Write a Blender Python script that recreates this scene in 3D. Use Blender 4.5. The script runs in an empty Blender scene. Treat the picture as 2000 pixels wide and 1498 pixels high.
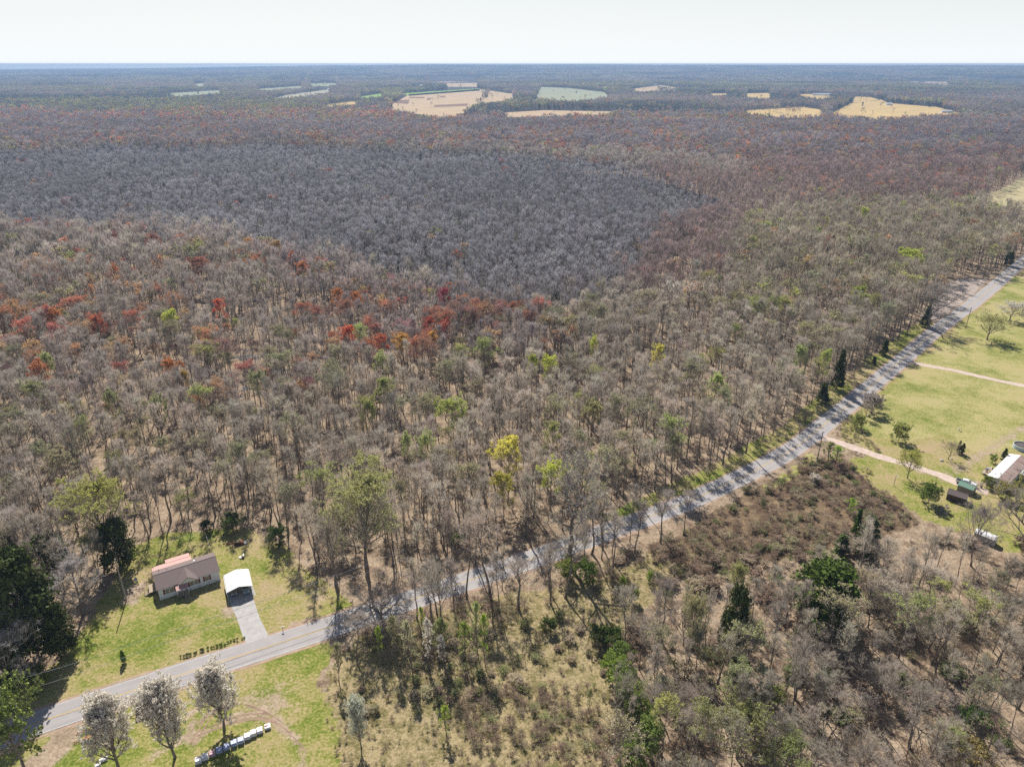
import bpy, math, random
import numpy as np
from mathutils import Vector, Matrix

# ------------------------------------------------------------------ camera, sky, sun, exposure
F = 1389.0; CAMH = 120.0; PITCH = math.radians(24.19)
SUN_EL = math.radians(47); SUN_AZ = math.radians(-15.8)      # azimuth from +Y, clockwise
scene = bpy.context.scene
cam_d = bpy.data.cameras.new("camera"); cam = bpy.data.objects.new("camera", cam_d)
scene.collection.objects.link(cam); scene.camera = cam
cam.location = (0, 0, CAMH); cam.rotation_euler = (math.pi/2 - PITCH, 0, 0)
cam_d.sensor_width = 36; cam_d.lens = 36*F/2000; cam_d.clip_start = 1; cam_d.clip_end = 60000
world = bpy.data.worlds.new("World"); scene.world = world; world.use_nodes = True
wn = world.node_tree.nodes; wl = world.node_tree.links; wn.clear()
sky = wn.new("ShaderNodeTexSky"); sky.sky_type = 'NISHITA'; sky.sun_disc = False
sky.sun_elevation = SUN_EL; sky.sun_rotation = SUN_AZ; sky.altitude = 150
sky.air_density = 1.0; sky.dust_density = 1.0; sky.ozone_density = 1.0
bg = wn.new("ShaderNodeBackground"); bg.inputs[1].default_value = 0.07
wo = wn.new("ShaderNodeOutputWorld")
wt = wn.new("ShaderNodeTexCoord"); wx_ = wn.new("ShaderNodeSeparateXYZ"); wr = wn.new("ShaderNodeMapRange"); wm = wn.new("ShaderNodeMix"); wm.data_type = 'RGBA'
wr.inputs[1].default_value = .0; wr.inputs[2].default_value = .35; wr.inputs[3].default_value = .97; wr.inputs[4].default_value = .0   # pale haze whitening the low sky
cr_ = wn.new("ShaderNodeValToRGB"); cr_.color_ramp.elements[0].position = 0; cr_.color_ramp.elements[0].color = (.90, .95, .985, 1); cr_.color_ramp.elements[1].position = .09; cr_.color_ramp.elements[1].color = (.845, .865, .885, 1)
vm_ = wn.new("ShaderNodeVectorMath"); vm_.operation = 'SCALE'; vm_.inputs[3].default_value = 11.5
wl.new(wt.outputs["Generated"], wx_.inputs[0]); wl.new(wx_.outputs[2], wr.inputs[0]); wl.new(wr.outputs[0], wm.inputs[0]); wl.new(wx_.outputs[2], cr_.inputs[0]); wl.new(cr_.outputs[0], vm_.inputs[0])
wl.new(sky.outputs[0], wm.inputs[6]); wl.new(vm_.outputs[0], wm.inputs[7]); wl.new(wm.outputs[2], bg.inputs[0]); wl.new(bg.outputs[0], wo.inputs[0])
sun_d = bpy.data.lights.new("sun", 'SUN'); sun = bpy.data.objects.new("sun", sun_d)
scene.collection.objects.link(sun)
sun_d.energy = 5.0; sun_d.angle = math.radians(0.5); sun_d.color = (1.0, 0.95, 0.88)
sdir = Vector((math.sin(SUN_AZ)*math.cos(SUN_EL), math.cos(SUN_AZ)*math.cos(SUN_EL), math.sin(SUN_EL)))
sun.rotation_euler = sdir.to_track_quat('Z', 'Y').to_euler(); sun.location = sdir*300
vs = scene.view_settings; vs.view_transform = 'Standard'; vs.look = 'None'; vs.gamma = 1; vs.exposure = 0.40
cy = scene.cycles
cy.max_bounces = 4; cy.diffuse_bounces = 2; cy.glossy_bounces = 2; cy.transmission_bounces = 2
cy.volume_bounces = 0; cy.transparent_max_bounces = 4; cy.caustics_reflective = False; cy.caustics_refractive = False
cy.use_denoising = False; cy.denoiser = 'OPENIMAGEDENOISE'; cy.denoising_input_passes = 'RGB_ALBEDO_NORMAL'; cy.denoising_prefilter = 'ACCURATE'
cy.use_adaptive_sampling = False

# ------------------------------------------------------------------ helpers
random.seed(7); RNG = np.random.default_rng(11)
PC, PS = math.cos(PITCH), math.sin(PITCH)
COL = scene.collection
def P(px, py, z=0.0):
    """pixel of the 2000 px photograph -> point at height z"""
    u = (px-1000)/F; v = (py-749)/F
    t = (CAMH-z)/(PS+PC*v)
    return Vector((u*t, t*(PC-PS*v), z))
def proj(x, y, z=0.0):
    d = CAMH - z
    zc = y*PC + d*PS; yc = d*PC - y*PS
    return 1000+F*x/zc, 749+F*yc/zc, zc
def height_of(base, top):
    """metres a vertical thing rises whose foot and tip lie at these photo rows"""
    b = P(*base); lo, hi = 0.1, 60
    for _ in range(40):
        m = (lo+hi)/2
        if proj(b.x, b.y, m)[1] > top: lo = m
        else: hi = m
    return lo
def inpoly(px, py, poly):
    px = np.asarray(px, float); py = np.asarray(py, float)
    r = np.zeros(px.shape, bool); n = len(poly)
    for i in range(n):
        x1, y1 = poly[i]; x2, y2 = poly[(i+1) % n]
        if y1 == y2: continue
        c = ((y1 > py) != (y2 > py)) & (px < (x2-x1)*(py-y1)/(y2-y1)+x1)
        r ^= c
    return r
def vnoise(x, y, s, seed=0):
    x = np.asarray(x, float)/s; y = np.asarray(y, float)/s
    xi = np.floor(x).astype(np.int64); yi = np.floor(y).astype(np.int64); fx = x-xi; fy = y-yi
    fx = fx*fx*(3-2*fx); fy = fy*fy*(3-2*fy)
    def h(a, b):
        n = (a*374761393 + b*668265263 + seed*974711) & 0x7fffffff
        n = ((n ^ (n >> 13))*1274126177) & 0x7fffffff
        return ((n ^ (n >> 16)) & 0xffff)/65535.0
    return (h(xi, yi)*(1-fx)+h(xi+1, yi)*fx)*(1-fy)+(h(xi, yi+1)*(1-fx)+h(xi+1, yi+1)*fx)*fy
def fbm(x, y, s, seed=0):
    return (vnoise(x, y, s, seed)+.5*vnoise(x, y, s/2.1, seed+1)+.25*vnoise(x, y, s/4.3, seed+2))/1.75

def tag(o, label=None, cat=None, group=None, kind=None):
    if label: o["label"] = label
    if cat: o["category"] = cat
    if group: o["group"] = group
    if kind: o["kind"] = kind
    return o
def link(name, data, parent=None, loc=None, rz=0, scale=None):
    o = bpy.data.objects.new(name, data); COL.objects.link(o)
    if parent is not None: o.parent = parent
    if loc is not None: o.location = loc
    if rz: o.rotation_euler = (0, 0, rz)
    if scale is not None: o.scale = scale if hasattr(scale, '__len__') else (scale,)*3
    return o
def empty(name, loc, rz=0, scale=None):
    o = link(name, None, None, loc, rz, scale); o.empty_display_size = .5
    return o
def mesh_np(name, V, faces, mats, midx=None, smooth=False):
    """V (n,3); faces: list of (k,3)/(k,4) int arrays"""
    me = bpy.data.meshes.new(name)
    faces = [f for f in faces if len(f)]
    loops = np.concatenate([f.ravel() for f in faces]); sizes = np.concatenate([np.full(len(f), f.shape[1]) for f in faces])
    me.vertices.add(len(V)); me.vertices.foreach_set("co", np.asarray(V, np.float32).ravel())
    me.loops.add(len(loops)); me.loops.foreach_set("vertex_index", loops.astype(np.int32))
    me.polygons.add(len(sizes)); st = np.concatenate([[0], np.cumsum(sizes)[:-1]])
    me.polygons.foreach_set("loop_start", st.astype(np.int32))
    try: me.polygons.foreach_set("loop_total", sizes.astype(np.int32))
    except Exception: pass
    for m in mats: me.materials.append(m)
    if midx is not None: me.polygons.foreach_set("material_index", np.asarray(midx, np.int32))
    me.polygons.foreach_set("use_smooth", np.full(len(sizes), smooth))
    me.update(calc_edges=True)
    return me

class MB:
    """collects simple solids and links them as ONE mesh object"""
    def __init__(s): s.v = []; s.f = []; s.m = []
    def add(s, vs_, fs, mi=0):
        n = len(s.v); s.v += [tuple(v) for v in vs_]; s.f += [tuple(i+n for i in f) for f in fs]; s.m += [mi]*len(fs); return s
    def box(s, c, d, mi=0, rz=0, rx=0):
        x, y, z = [q/2 for q in d]
        vs_ = [Vector((a*x, b*y, e*z)) for a in (-1, 1) for b in (-1, 1) for e in (-1, 1)]
        M = Matrix.Rotation(rz, 3, 'Z') @ Matrix.Rotation(rx, 3, 'X')
        vs_ = [M @ v + Vector(c) for v in vs_]
        return s.add(vs_, [(0, 1, 3, 2), (4, 6, 7, 5), (0, 4, 5, 1), (2, 3, 7, 6), (0, 2, 6, 4), (1, 5, 7, 3)], mi)
    def prism(s, prof, x0, x1, mi=0):
        """profile in (y,z), extruded along x"""
        n = len(prof); vs_ = [(x0, y, z) for y, z in prof]+[(x1, y, z) for y, z in prof]
        fs = [tuple(range(n)), tuple(range(2*n-1, n-1, -1))]+[(i, i+n, (i+1) % n+n, (i+1) % n) for i in range(n)]
        return s.add(vs_, fs, mi)
    def slab(s, q, th, mi=0):
        """thick sheet from four top corners"""
        a = [Vector(p) for p in q]; n = (a[1]-a[0]).cross(a[2]-a[0]).normalized()
        if n.z < 0: n = -n
        b = [p-n*th for p in a]; k = len(a)
        return s.add(a+b, [tuple(range(k)), tuple(range(2*k-1, k-1, -1))]+[(i, i+k, (i+1) % k+k, (i+1) % k) for i in range(k)], mi)
    def tube(s, pts, r, k=8, mi=0):
        pts = [Vector(p) for p in pts]; rr = r if hasattr(r, '__len__') else [r]*len(pts); vs_ = []
        for i, p in enumerate(pts):
            d = (pts[min(i+1, len(pts)-1)]-pts[max(i-1, 0)]).normalized()
            a = d.cross(Vector((0, 0, 1)) if abs(d.z) < .9 else Vector((1, 0, 0))).normalized(); b = d.cross(a)
            for j in range(k):
                t = 2*math.pi*j/k; vs_.append(p+(a*math.cos(t)+b*math.sin(t))*rr[i])
        fs = [(i*k+j, i*k+(j+1) % k, (i+1)*k+(j+1) % k, (i+1)*k+j) for i in range(len(pts)-1) for j in range(k)]
        fs += [tuple(range(k)), tuple(range(len(pts)*k-1, (len(pts)-1)*k-1, -1))]
        return s.add(vs_, fs, mi)
    def build(s, name, mats, parent=None, bevel=0, smooth=False, loc=None, rz=0):
        me = bpy.data.meshes.new(name); me.from_pydata([tuple(v) for v in s.v], [], s.f)
        for m in (mats if isinstance(mats, (list, tuple)) else [mats]): me.materials.append(m)
        me.polygons.foreach_set("material_index", s.m)
        if smooth: me.polygons.foreach_set("use_smooth", [True]*len(s.f))
        import bmesh
        bm = bmesh.new(); bm.from_mesh(me); bmesh.ops.recalc_face_normals(bm, faces=bm.faces); bm.to_mesh(me); bm.free()
        o = link(name, me, parent, loc, rz)
        if bevel:
            b = o.modifiers.new("bevel", 'BEVEL'); b.width = bevel; b.segments = 2; b.limit_method = 'ANGLE'
        return o

# ------------------------------------------------------------------ materials
def nt_new(name):
    m = bpy.data.materials.new(name); m.use_nodes = True
    nt = m.node_tree; b = nt.nodes["Principled BSDF"]; return m, nt, b
def mat(name, col, rough=.8, var=.12, scale=1.5, metal=0, spec=.3, bump=0, stretch=None, col2=None, scale2=None):
    """paint-like material: base colour wavering with two noises"""
    m, nt, b = nt_new(name); N = nt.nodes; L = nt.links
    tc = N.new("ShaderNodeTexCoord"); src = tc.outputs["Object"]
    if stretch:
        mp = N.new("ShaderNodeMapping"); mp.inputs["Scale"].default_value = stretch; L.new(src, mp.inputs[0]); src = mp.outputs[0]
    n1 = N.new("ShaderNodeTexNoise"); n1.inputs["Scale"].default_value = scale; n1.inputs["Detail"].default_value = 6
    L.new(src, n1.inputs[0])
    r = N.new("ShaderNodeValToRGB"); e = r.color_ramp.elements; e[0].position = .3; e[1].position = .7
    c2 = col2 or [c*(1+var) for c in col]; c1 = col if col2 else [c*(1-var) for c in col]
    e[0].color = (*c1, 1); e[1].color = (*c2, 1)
    L.new(n1.outputs[0], r.inputs[0]); L.new(r.outputs[0], b.inputs["Base Color"])
    b.inputs["Roughness"].default_value = rough; b.inputs["Metallic"].default_value = metal
    b.inputs["Specular IOR Level"].default_value = spec
    if bump:
        bp = N.new("ShaderNodeBump"); bp.inputs["Strength"].default_value = bump; bp.inputs["Distance"].default_value = .05
        L.new(n1.outputs[0], bp.inputs["Height"]); L.new(bp.outputs[0], b.inputs["Normal"])
    return m
def tint_mat(name, translucent=0.0, jitter=.25, rough=.9):
    """twigs, buds and leaves: colour comes from the tree's own 'tint' property"""
    m, nt, b = nt_new(name); N = nt.nodes; L = nt.links
    a = N.new("ShaderNodeAttribute"); a.attribute_type = 'INSTANCER'; a.attribute_name = 'tint'
    g = N.new("ShaderNodeNewGeometry")
    hs = N.new("ShaderNodeHueSaturation")
    mr = N.new("ShaderNodeMapRange"); mr.inputs[3].default_value = 1-jitter; mr.inputs[4].default_value = 1+jitter
    L.new(g.outputs["Random Per Island"], mr.inputs[0]); L.new(mr.outputs[0], hs.inputs["Value"])
    L.new(a.outputs["Color"], hs.inputs["Color"])
    b.inputs["Roughness"].default_value = rough; b.inputs["Specular IOR Level"].default_value = .1
    L.new(hs.outputs[0], b.inputs["Base Color"])
    if translucent:
        t = N.new("ShaderNodeBsdfTranslucent"); mx = N.new("ShaderNodeMixShader"); mx.inputs[0].default_value = translucent
        L.new(hs.outputs[0], t.inputs[0]); L.new(b.outputs[0], mx.inputs[1]); L.new(t.outputs[0], mx.inputs[2])
        L.new(mx.outputs[0], N["Material Output"].inputs[0])
    return m
M = {}
M['bark'] = mat('bark', (.23, .195, .165), .95, .5, 1.2, spec=.1)
M['barkdark'] = mat('dark_bark', (.06, .05, .042), .95, .3, 2, spec=.1)
M['twig'] = tint_mat('twigs', .45, .35)
M['twiggrey'] = mat('grey_twigs', (.42, .37, .33), .95, .35, .5, spec=.1)
M['leaf'] = tint_mat('buds_and_leaves', .45, .3)
M['needle'] = tint_mat('evergreen_foliage', .15, .5)
M['siding'] = mat('white_siding', (.78, .80, .84), .6, .03, 1, stretch=(.3, .3, 6))
M['shingle'] = mat('brown_shingles', (.20, .155, .145), .95, .25, 9, bump=.3)
M['redmetal'] = mat('faded_red_metal_roof', (.56, .33, .29), .5, .18, 2.2, stretch=(6, .3, .3))
M['shutter'] = mat('dark_red_paint', (.18, .025, .03), .6, .1)
M['glass'] = mat('window_glass', (.05, .055, .06), .08, .3, 2, spec=.8)
M['blind'] = mat('tan_blinds', (.30, .24, .17), .8, .2, 1, stretch=(1, 1, 12))
M['trim'] = mat('white_trim', (.72, .72, .72), .5, .05)
M['whitemetal'] = mat('white_metal_roof', (.68, .68, .66), .5, .06, 1.5, stretch=(.2, 3, .2))
M['rustmetal'] = mat('rust_streaked_metal_roof', (.42, .36, .33), .6, .1, 1.4, stretch=(1.2, .25, .25), col2=(.25, .13, .085))
M['galv'] = mat('galvanised_steel', (.45, .46, .47), .4, .12, 3, metal=.6)
M['deckwood'] = mat('weathered_deck_wood', (.40, .32, .23), .9, .25, 3, stretch=(1, 8, 1))
M['pole'] = mat('creosoted_pole_wood', (.13, .095, .075), .9, .3, 2)
M['polegrey'] = mat('grey_pole_wood', (.42, .39, .35), .9, .15, 2)
M['black'] = mat('black_rubber', (.02, .02, .02), .7, .2)
M['silverpaint'] = mat('silver_car_paint', (.30, .32, .36), .3, .05, metal=.5)
M['bluepaint'] = mat('pale_blue_car_paint', (.30, .40, .50), .3, .05, metal=.4)
M['whitepaint'] = mat('white_car_paint', (.72, .73, .76), .25, .04, spec=.5)
M['lens'] = mat('headlight_lens', (.8, .8, .78), .1, .05, spec=.8)
M['redlens'] = mat('tail_light_lens', (.4, .02, .02), .2, .05, spec=.6)
M['greenroof'] = mat('green_roof_sheet', (.14, .26, .19), .6, .12, 1.5)
M['shedwall'] = mat('tan_shed_boards', (.25, .225, .19), .85, .15, 2, stretch=(6, 6, .4))
M['darkwall'] = mat('dark_brown_boards', (.085, .065, .055), .85, .2, 2, stretch=(6, 6, .4))
M['brownroof'] = mat('dark_brown_shingles', (.15, .12, .11), .95, .2, 6)
M['rust'] = mat('rusty_steel', (.17, .06, .035), .9, .4, 3, col2=(.28, .11, .06))
M['rustdark'] = mat('dark_red_oxide_steel', (.10, .03, .022), .85, .35, 3)
M['orangewood'] = mat('orange_brown_plank', (.48, .22, .09), .85, .2, 3)
M['wrap'] = mat('white_shrink_wrap', (.78, .75, .78), .4, .08, 3)
M['wrapblue'] = mat('blue_printed_bags', (.62, .65, .74), .45, .1, 5, col2=(.14, .20, .46))
M['wrapred'] = mat('red_and_white_bags', (.68, .62, .66), .45, .1, 4, col2=(.42, .10, .10))
M['concrete'] = mat('pale_concrete', (.40, .38, .36), .9, .12, 1.2)
M['poolblue'] = mat('pool_liner', (.42, .55, .62), .5, .1)
M['poolwater'] = mat('murky_pool_water', (.12, .10, .075), .08, .2, .6, spec=.6)
M['screen'] = mat('grey_weathered_shed_side', (.38, .40, .41), .7, .1, 1, stretch=(4, .3, 4))
M['brick'] = mat('red_brick_wall', (.30, .12, .09), .9, .2, 2)
M['wire'] = mat('power_line_metal', (.80, .78, .74), .5, .05)
M['yellowline'] = mat('yellow_road_paint', (.52, .36, .12), .8, .12, 2)
M['whiteline'] = mat('white_road_paint', (.55, .55, .54), .8, .25, 1.2)

# asphalt: pale worn chip seal, darker wheel paths with grit and patches
def asphalt():
    m, nt, b = nt_new('asphalt'); N = nt.nodes; L = nt.links
    tc = N.new("ShaderNodeTexCoord")
    def noise(s, d=5, src=None):
        n = N.new("ShaderNodeTexNoise"); n.inputs["Scale"].default_value = s; n.inputs["Detail"].default_value = d
        L.new(src or tc.outputs["Object"], n.inputs[0]); return n.outputs[0]
    uv = N.new("ShaderNodeUVMap"); mp = N.new("ShaderNodeMapping"); mp.inputs["Scale"].default_value = (.02, 5, 1)
    L.new(uv.outputs[0], mp.inputs[0])
    r = N.new("ShaderNodeValToRGB"); e = r.color_ramp.elements
    e[0].position = .32; e[0].color = (.27, .25, .245, 1); e[1].position = .68; e[1].color = (.39, .365, .35, 1)
    mx = N.new("ShaderNodeMix"); mx.inputs[0].default_value = .5
    L.new(noise(2.5, 2, mp.outputs[0]), mx.inputs[2]); L.new(noise(.35, 8), mx.inputs[3])
    mx2 = N.new("ShaderNodeMix"); mx2.inputs[0].default_value = .3
    L.new(mx.outputs[0], mx2.inputs[2]); L.new(noise(6, 4), mx2.inputs[3])
    L.new(mx2.outputs[0], r.inputs[0]); L.new(r.outputs[0], b.inputs["Base Color"]); b.inputs["Roughness"].default_value = .85
    return m
M['asphalt'] = asphalt()

def gravel(name, a, c):
    m, nt, b = nt_new(name); N = nt.nodes; L = nt.links
    tc = N.new("ShaderNodeTexCoord"); r = N.new("ShaderNodeValToRGB"); e = r.color_ramp.elements
    e[0].position = .35; e[0].color = (*a, 1); e[1].position = .65; e[1].color = (*c, 1)
    n1 = N.new("ShaderNodeTexNoise"); n1.inputs["Scale"].default_value = .6; n1.inputs["Detail"].default_value = 10; n1.inputs["Roughness"].default_value = .7
    L.new(tc.outputs["Object"], n1.inputs[0]); L.new(n1.outputs[0], r.inputs[0]); L.new(r.outputs[0], b.inputs["Base Color"])
    b.inputs["Roughness"].default_value = .95; return m
M['gravelgrey'] = gravel('pale_gravel', (.34, .32, .31), (.47, .45, .43))
M['graveltan'] = gravel('tan_gravel', (.44, .33, .26), (.60, .49, .42))
M['rutsoil'] = gravel('rut_soil', (.20, .125, .085), (.36, .25, .18))
M['dirt'] = gravel('bare_dirt', (.30, .20, .13), (.44, .32, .23))

# ground: each vertex carries masks for lawn, meadow, dirt, straw and wet floor; leaf litter elsewhere
def ground_mat():
    m, nt, b = nt_new('ground'); N = nt.nodes; L = nt.links
    tc = N.new("ShaderNodeTexCoord")
    def noise(s, d=4, ro=.6):
        n = N.new("ShaderNodeTexNoise"); n.inputs["Scale"].default_value = s; n.inputs["Detail"].default_value = d
        n.inputs["Roughness"].default_value = ro; L.new(tc.outputs["Object"], n.inputs[0]); return n.outputs[0]
    def ramp(src, stops):
        r = N.new("ShaderNodeValToRGB"); cr = r.color_ramp
        while len(cr.elements) < len(stops): cr.elements.new(.5)
        for e, (p, c) in zip(cr.elements, stops): e.position = p; e.color = (*c, 1)
        L.new(src, r.inputs[0]); return r.outputs[0]
    def mixv(f, a, c):
        x = N.new("ShaderNodeMix"); x.inputs[0].default_value = f; L.new(a, x.inputs[2]); L.new(c, x.inputs[3]); return x.outputs[0]
    def mixc(f, a, c):
        x = N.new("ShaderNodeMix"); x.data_type = 'RGBA'; L.new(f, x.inputs[0]); L.new(a, x.inputs[6]); L.new(c, x.inputs[7]); return x.outputs[2]
    big, mid, fine, vf = noise(.045, 4), noise(.28, 8, .7), noise(1.6, 7, .75), noise(5.5, 4, .8)
    mf = mixv(.5, mid, fine); bm_ = mixv(.62, big, mixv(.6, mid, fine)); fv = mixv(.5, fine, vf); mfv = mixv(.55, mid, fv)
    litter = ramp(mfv, [(0.413, (.13, .085, .055)), (0.488, (.275, .205, .14)), (0.574, (.41, .32, .225))])
    lawn = ramp(bm_, [(0.413, (.11, .16, .025)), (0.469, (.205, .225, .05)), (0.512, (.32, .275, .11)), (0.574, (.38, .29, .17))])
    rich = ramp(bm_, [(0.401, (.14, .18, .035)), (0.475, (.28, .27, .09)), (0.537, (.39, .345, .155)), (0.599, (.40, .31, .16))])
    meadow = ramp(mfv, [(0.413, (.10, .09, .035)), (0.481, (.22, .185, .085)), (0.550, (.39, .30, .18)), (0.612, (.24, .26, .08))])
    brush = ramp(mfv, [(0.426, (.075, .05, .035)), (0.512, (.17, .12, .075)), (0.593, (.30, .22, .13))])
    dirt = ramp(mfv, [(0.407, (.23, .165, .11)), (0.562, (.42, .33, .24))])
    straw = ramp(mf, [(0.407, (.28, .22, .185)), (0.562, (.44, .37, .32))])
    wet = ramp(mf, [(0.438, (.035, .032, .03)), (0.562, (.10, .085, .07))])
    def mask(name, soft=.18, src=mfv, amp=1.1):
        a = N.new("ShaderNodeAttribute"); a.attribute_name = name
        x = N.new("ShaderNodeMath"); x.operation = 'SUBTRACT'; x.inputs[1].default_value = .5; L.new(src, x.inputs[0])
        y = N.new("ShaderNodeMath"); y.operation = 'MULTIPLY_ADD'; y.inputs[1].default_value = amp; L.new(x.outputs[0], y.inputs[0]); L.new(a.outputs["Fac"], y.inputs[2])
        z = N.new("ShaderNodeMapRange"); z.interpolation_type = 'SMOOTHSTEP'; z.inputs[1].default_value = .5-soft; z.inputs[2].default_value = .5+soft
        L.new(y.outputs[0], z.inputs[0]); return z.outputs[0]
    c = litter
    c = mixc(mask('wet'), c, wet); c = mixc(mask('brush'), c, brush); c = mixc(mask('meadow'), c, meadow)
    c = mixc(mask('lawn', .2, mfv, 2.2), c, lawn); c = mixc(mask('rich', .25), c, rich); c = mixc(mask('straw'), c, straw); c = mixc(mask('dirt', .15, mfv, 2.4), c, dirt)
    # small spots of contrast everywhere
    sp = N.new("ShaderNodeMapRange"); sp.inputs[1].default_value = .3; sp.inputs[2].default_value = .7; sp.inputs[3].default_value = .5; sp.inputs[4].default_value = 1.5
    L.new(fv, sp.inputs[0])
    hv = N.new("ShaderNodeHueSaturation"); L.new(c, hv.inputs["Color"]); L.new(sp.outputs[0], hv.inputs["Value"])
    L.new(hv.outputs[0], b.inputs["Base Color"]); b.inputs["Roughness"].default_value = 1; b.inputs["Specular IOR Level"].default_value = .05
    bp = N.new("ShaderNodeBump"); bp.inputs["Strength"].default_value = .6; bp.inputs["Distance"].default_value = .35
    L.new(mfv, bp.inputs["Height"]); L.new(bp.outputs[0], b.inputs["Normal"])
    return m
M['ground'] = ground_mat()

# ------------------------------------------------------------------ layout in photo pixels, turned into ground points
ROAD = [(-180, 1500), (-40, 1450), (60, 1416), (125, 1392), (215, 1363), (332, 1325), (420, 1295), (530, 1261), (640, 1226), (735, 1194), (810, 1168.5), (890, 1142),
        (971, 1115), (1060, 1085), (1150, 1052), (1230, 1021.5), (1299, 999), (1370, 969), (1435, 938), (1500, 906), (1560, 870.5), (1600, 837),
        (1650, 797), (1718, 740), (1775, 691.5), (1825.5, 648), (1863, 620), (1900.6, 592.6), (1950, 552), (1988, 519), (2040, 478), (2100, 440)]
def spline(pts, step=2.0):
    p = [np.array(q[:2]) for q in pts]; out = []
    p = [2*p[0]-p[1]]+p+[2*p[-1]-p[-2]]
    for i in range(1, len(p)-2):
        n = max(2, int(np.linalg.norm(p[i+1]-p[i])/step))
        for k in range(n):
            t = k/n
            out.append(.5*((2*p[i])+(-p[i-1]+p[i+1])*t+(2*p[i-1]-5*p[i]+4*p[i+1]-p[i+2])*t*t+(-p[i-1]+3*p[i]-3*p[i+1]+p[i+2])*t**3))
    out.append(p[-2]); return np.array(out)
def smooth(a, n):
    for _ in range(n):
        b = a.copy(); b[1:-1] = (a[:-2]+2*a[1:-1]+a[2:])/4; a = b
    return a
road_c = smooth(spline([P(*q) for q in ROAD]), 30)
RW = 3.55
def normals2(c):
    d = np.gradient(c, axis=0); d /= np.linalg.norm(d, axis=1)[:, None]
    return np.stack([-d[:, 1], d[:, 0]], 1)
def ribbon(name, c, off0, off1, z, m, kind='structure', rag=0, seed=0):
    n = normals2(c); a = c+n*off0; b = c+n*off1
    if rag:
        s = np.arange(len(c)); r0 = (vnoise(s*1.0, s*0, 2.5, seed)-.5)*rag; r1 = (vnoise(s*1.0, s*0, 2.5, seed+9)-.5)*rag
        a = a+n*r0[:, None]; b = b+n*r1[:, None]
    k = len(c); V = np.zeros((2*k, 3)); V[:k, :2] = a; V[k:, :2] = b; V[:, 2] = z
    i = np.arange(k-1); f = np.stack([i, i+1, i+1+k, i+k], 1)
    if off1 > off0: f = f[:, ::-1]
    f = f[:, ::-1]
    me = mesh_np(name, V, [f], [m]); uv = me.uv_layers.new(name='uv')
    L = np.concatenate([[0], np.cumsum(np.linalg.norm(np.diff(c, axis=0), axis=1))])
    vi = np.zeros(len(me.loops), np.int32); me.loops.foreach_get("vertex_index", vi)
    U = np.stack([L[vi % k], (vi >= k)*1.0], 1); uv.data.foreach_set("uv", U.ravel().astype(np.float32))
    o = link(name, me); tag(o, kind=kind); return o
ribbon('road', road_c, -RW, RW, .03, M['asphalt'], rag=.35)
ribbon('road_centre_line', road_c, -.20, -.07, .036, M['yellowline'])
ribbon('road_centre_line', road_c, .07, .20, .036, M['yellowline'])
ribbon('road_edge_line', road_c, -RW+.22, -RW+.32, .036, M['whiteline'])
ribbon('road_edge_line', road_c, RW-.32, RW-.22, .036, M['whiteline'])
ribbon('road_shoulder', road_c[:220], RW-.1, RW+.75, .018, M['dirt'], rag=.9, seed=3)
ribbon('road_shoulder', road_c, -RW-.8, -RW+.1, .018, M['dirt'], rag=.9, seed=5)
def road_dist(x, y):
    x = np.asarray(x, float); y = np.asarray(y, float); d = np.full(x.shape, 1e9)
    for q in road_c[::3]: d = np.minimum(d, (x-q[0])**2+(y-q[1])**2)
    return np.sqrt(d)
def poly_sheet(name, pix, z, m, kind='structure', rag=0, zz=None):
    pts = spline([P(*q) for q in pix+[pix[0]]], 3.0)[:-1] if rag else np.array([P(*q)[:2] for q in pix])
    if rag:
        c = pts.mean(0); s = np.arange(len(pts)); pts = pts+(pts-c)/np.linalg.norm(pts-c, axis=1)[:, None]*((vnoise(s*1., s*0, 2, int(pix[0][0]))-.5)*rag)[:, None]
    me = bpy.data.meshes.new(name); me.from_pydata([(q[0], q[1], z) for q in pts], [], [tuple(range(len(pts)))])
    me.materials.append(m)
    if me.polygons[0].normal.z < 0: me.flip_normals()
    o = link(name, me); tag(o, kind=kind); return o
# ruts pressed into the south lawn
for i_, a_ in enumerate([[(372, 1452), (392, 1415), (412, 1385)], [(380, 1455), (402, 1416), (424, 1384)], [(384, 1436), (430, 1420), (480, 1402), (522, 1402), (540, 1410)], [(384, 1428), (430, 1411), (478, 1394), (524, 1393)], [(452, 1412), (490, 1405), (530, 1408), (560, 1425), (600, 1470)], [(455, 1372), (490, 1378), (520, 1390), (548, 1408)], [(365, 1436), (400, 1402), (440, 1376)]]):
    c_ = smooth(spline([P(*q) for q in a_], .8), 4); ribbon('tyre_rut', c_, -.16, .16, .012+.0012*i_, M['rutsoil'], rag=.22, seed=20+i_)
# driveways
def drive(name, pix, w, m, seed):
    c = smooth(spline([P(*q) for q in pix], 1.2), 6)
    return ribbon(name, c, -w/2, w/2, .024, m, rag=.8, seed=seed)
drv = np.array([P(474, 1166)[:2], P(480, 1200)[:2], P(500, 1252)[:2]])
poly_sheet('gravel_driveway', [(448, 1172), (494, 1161), (497, 1176), (508, 1208), (524, 1240), (515, 1246), (482, 1256), (474, 1242), (462, 1205), (452, 1185)], .022, M['gravelgrey'])
DRIVE2 = [(1574, 860), (1592, 852), (1625, 860), (1680, 879), (1735, 897), (1790, 912), (1850, 934), (1890, 950), (1930, 962)]
drive('dirt_driveway', DRIVE2, 3.6, M['graveltan'], 4)
DRIVE3 = [(1772, 706), (1800, 712), (1860, 723), (1930, 739), (2000, 754), (2080, 772)]
drive('gravel_lane', DRIVE3, 3.2, M['graveltan'], 6)
poly_sheet('carport_slab', [(447, 1175), (500, 1162), (488, 1128), (439, 1140)], .03, M['concrete'])

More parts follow.
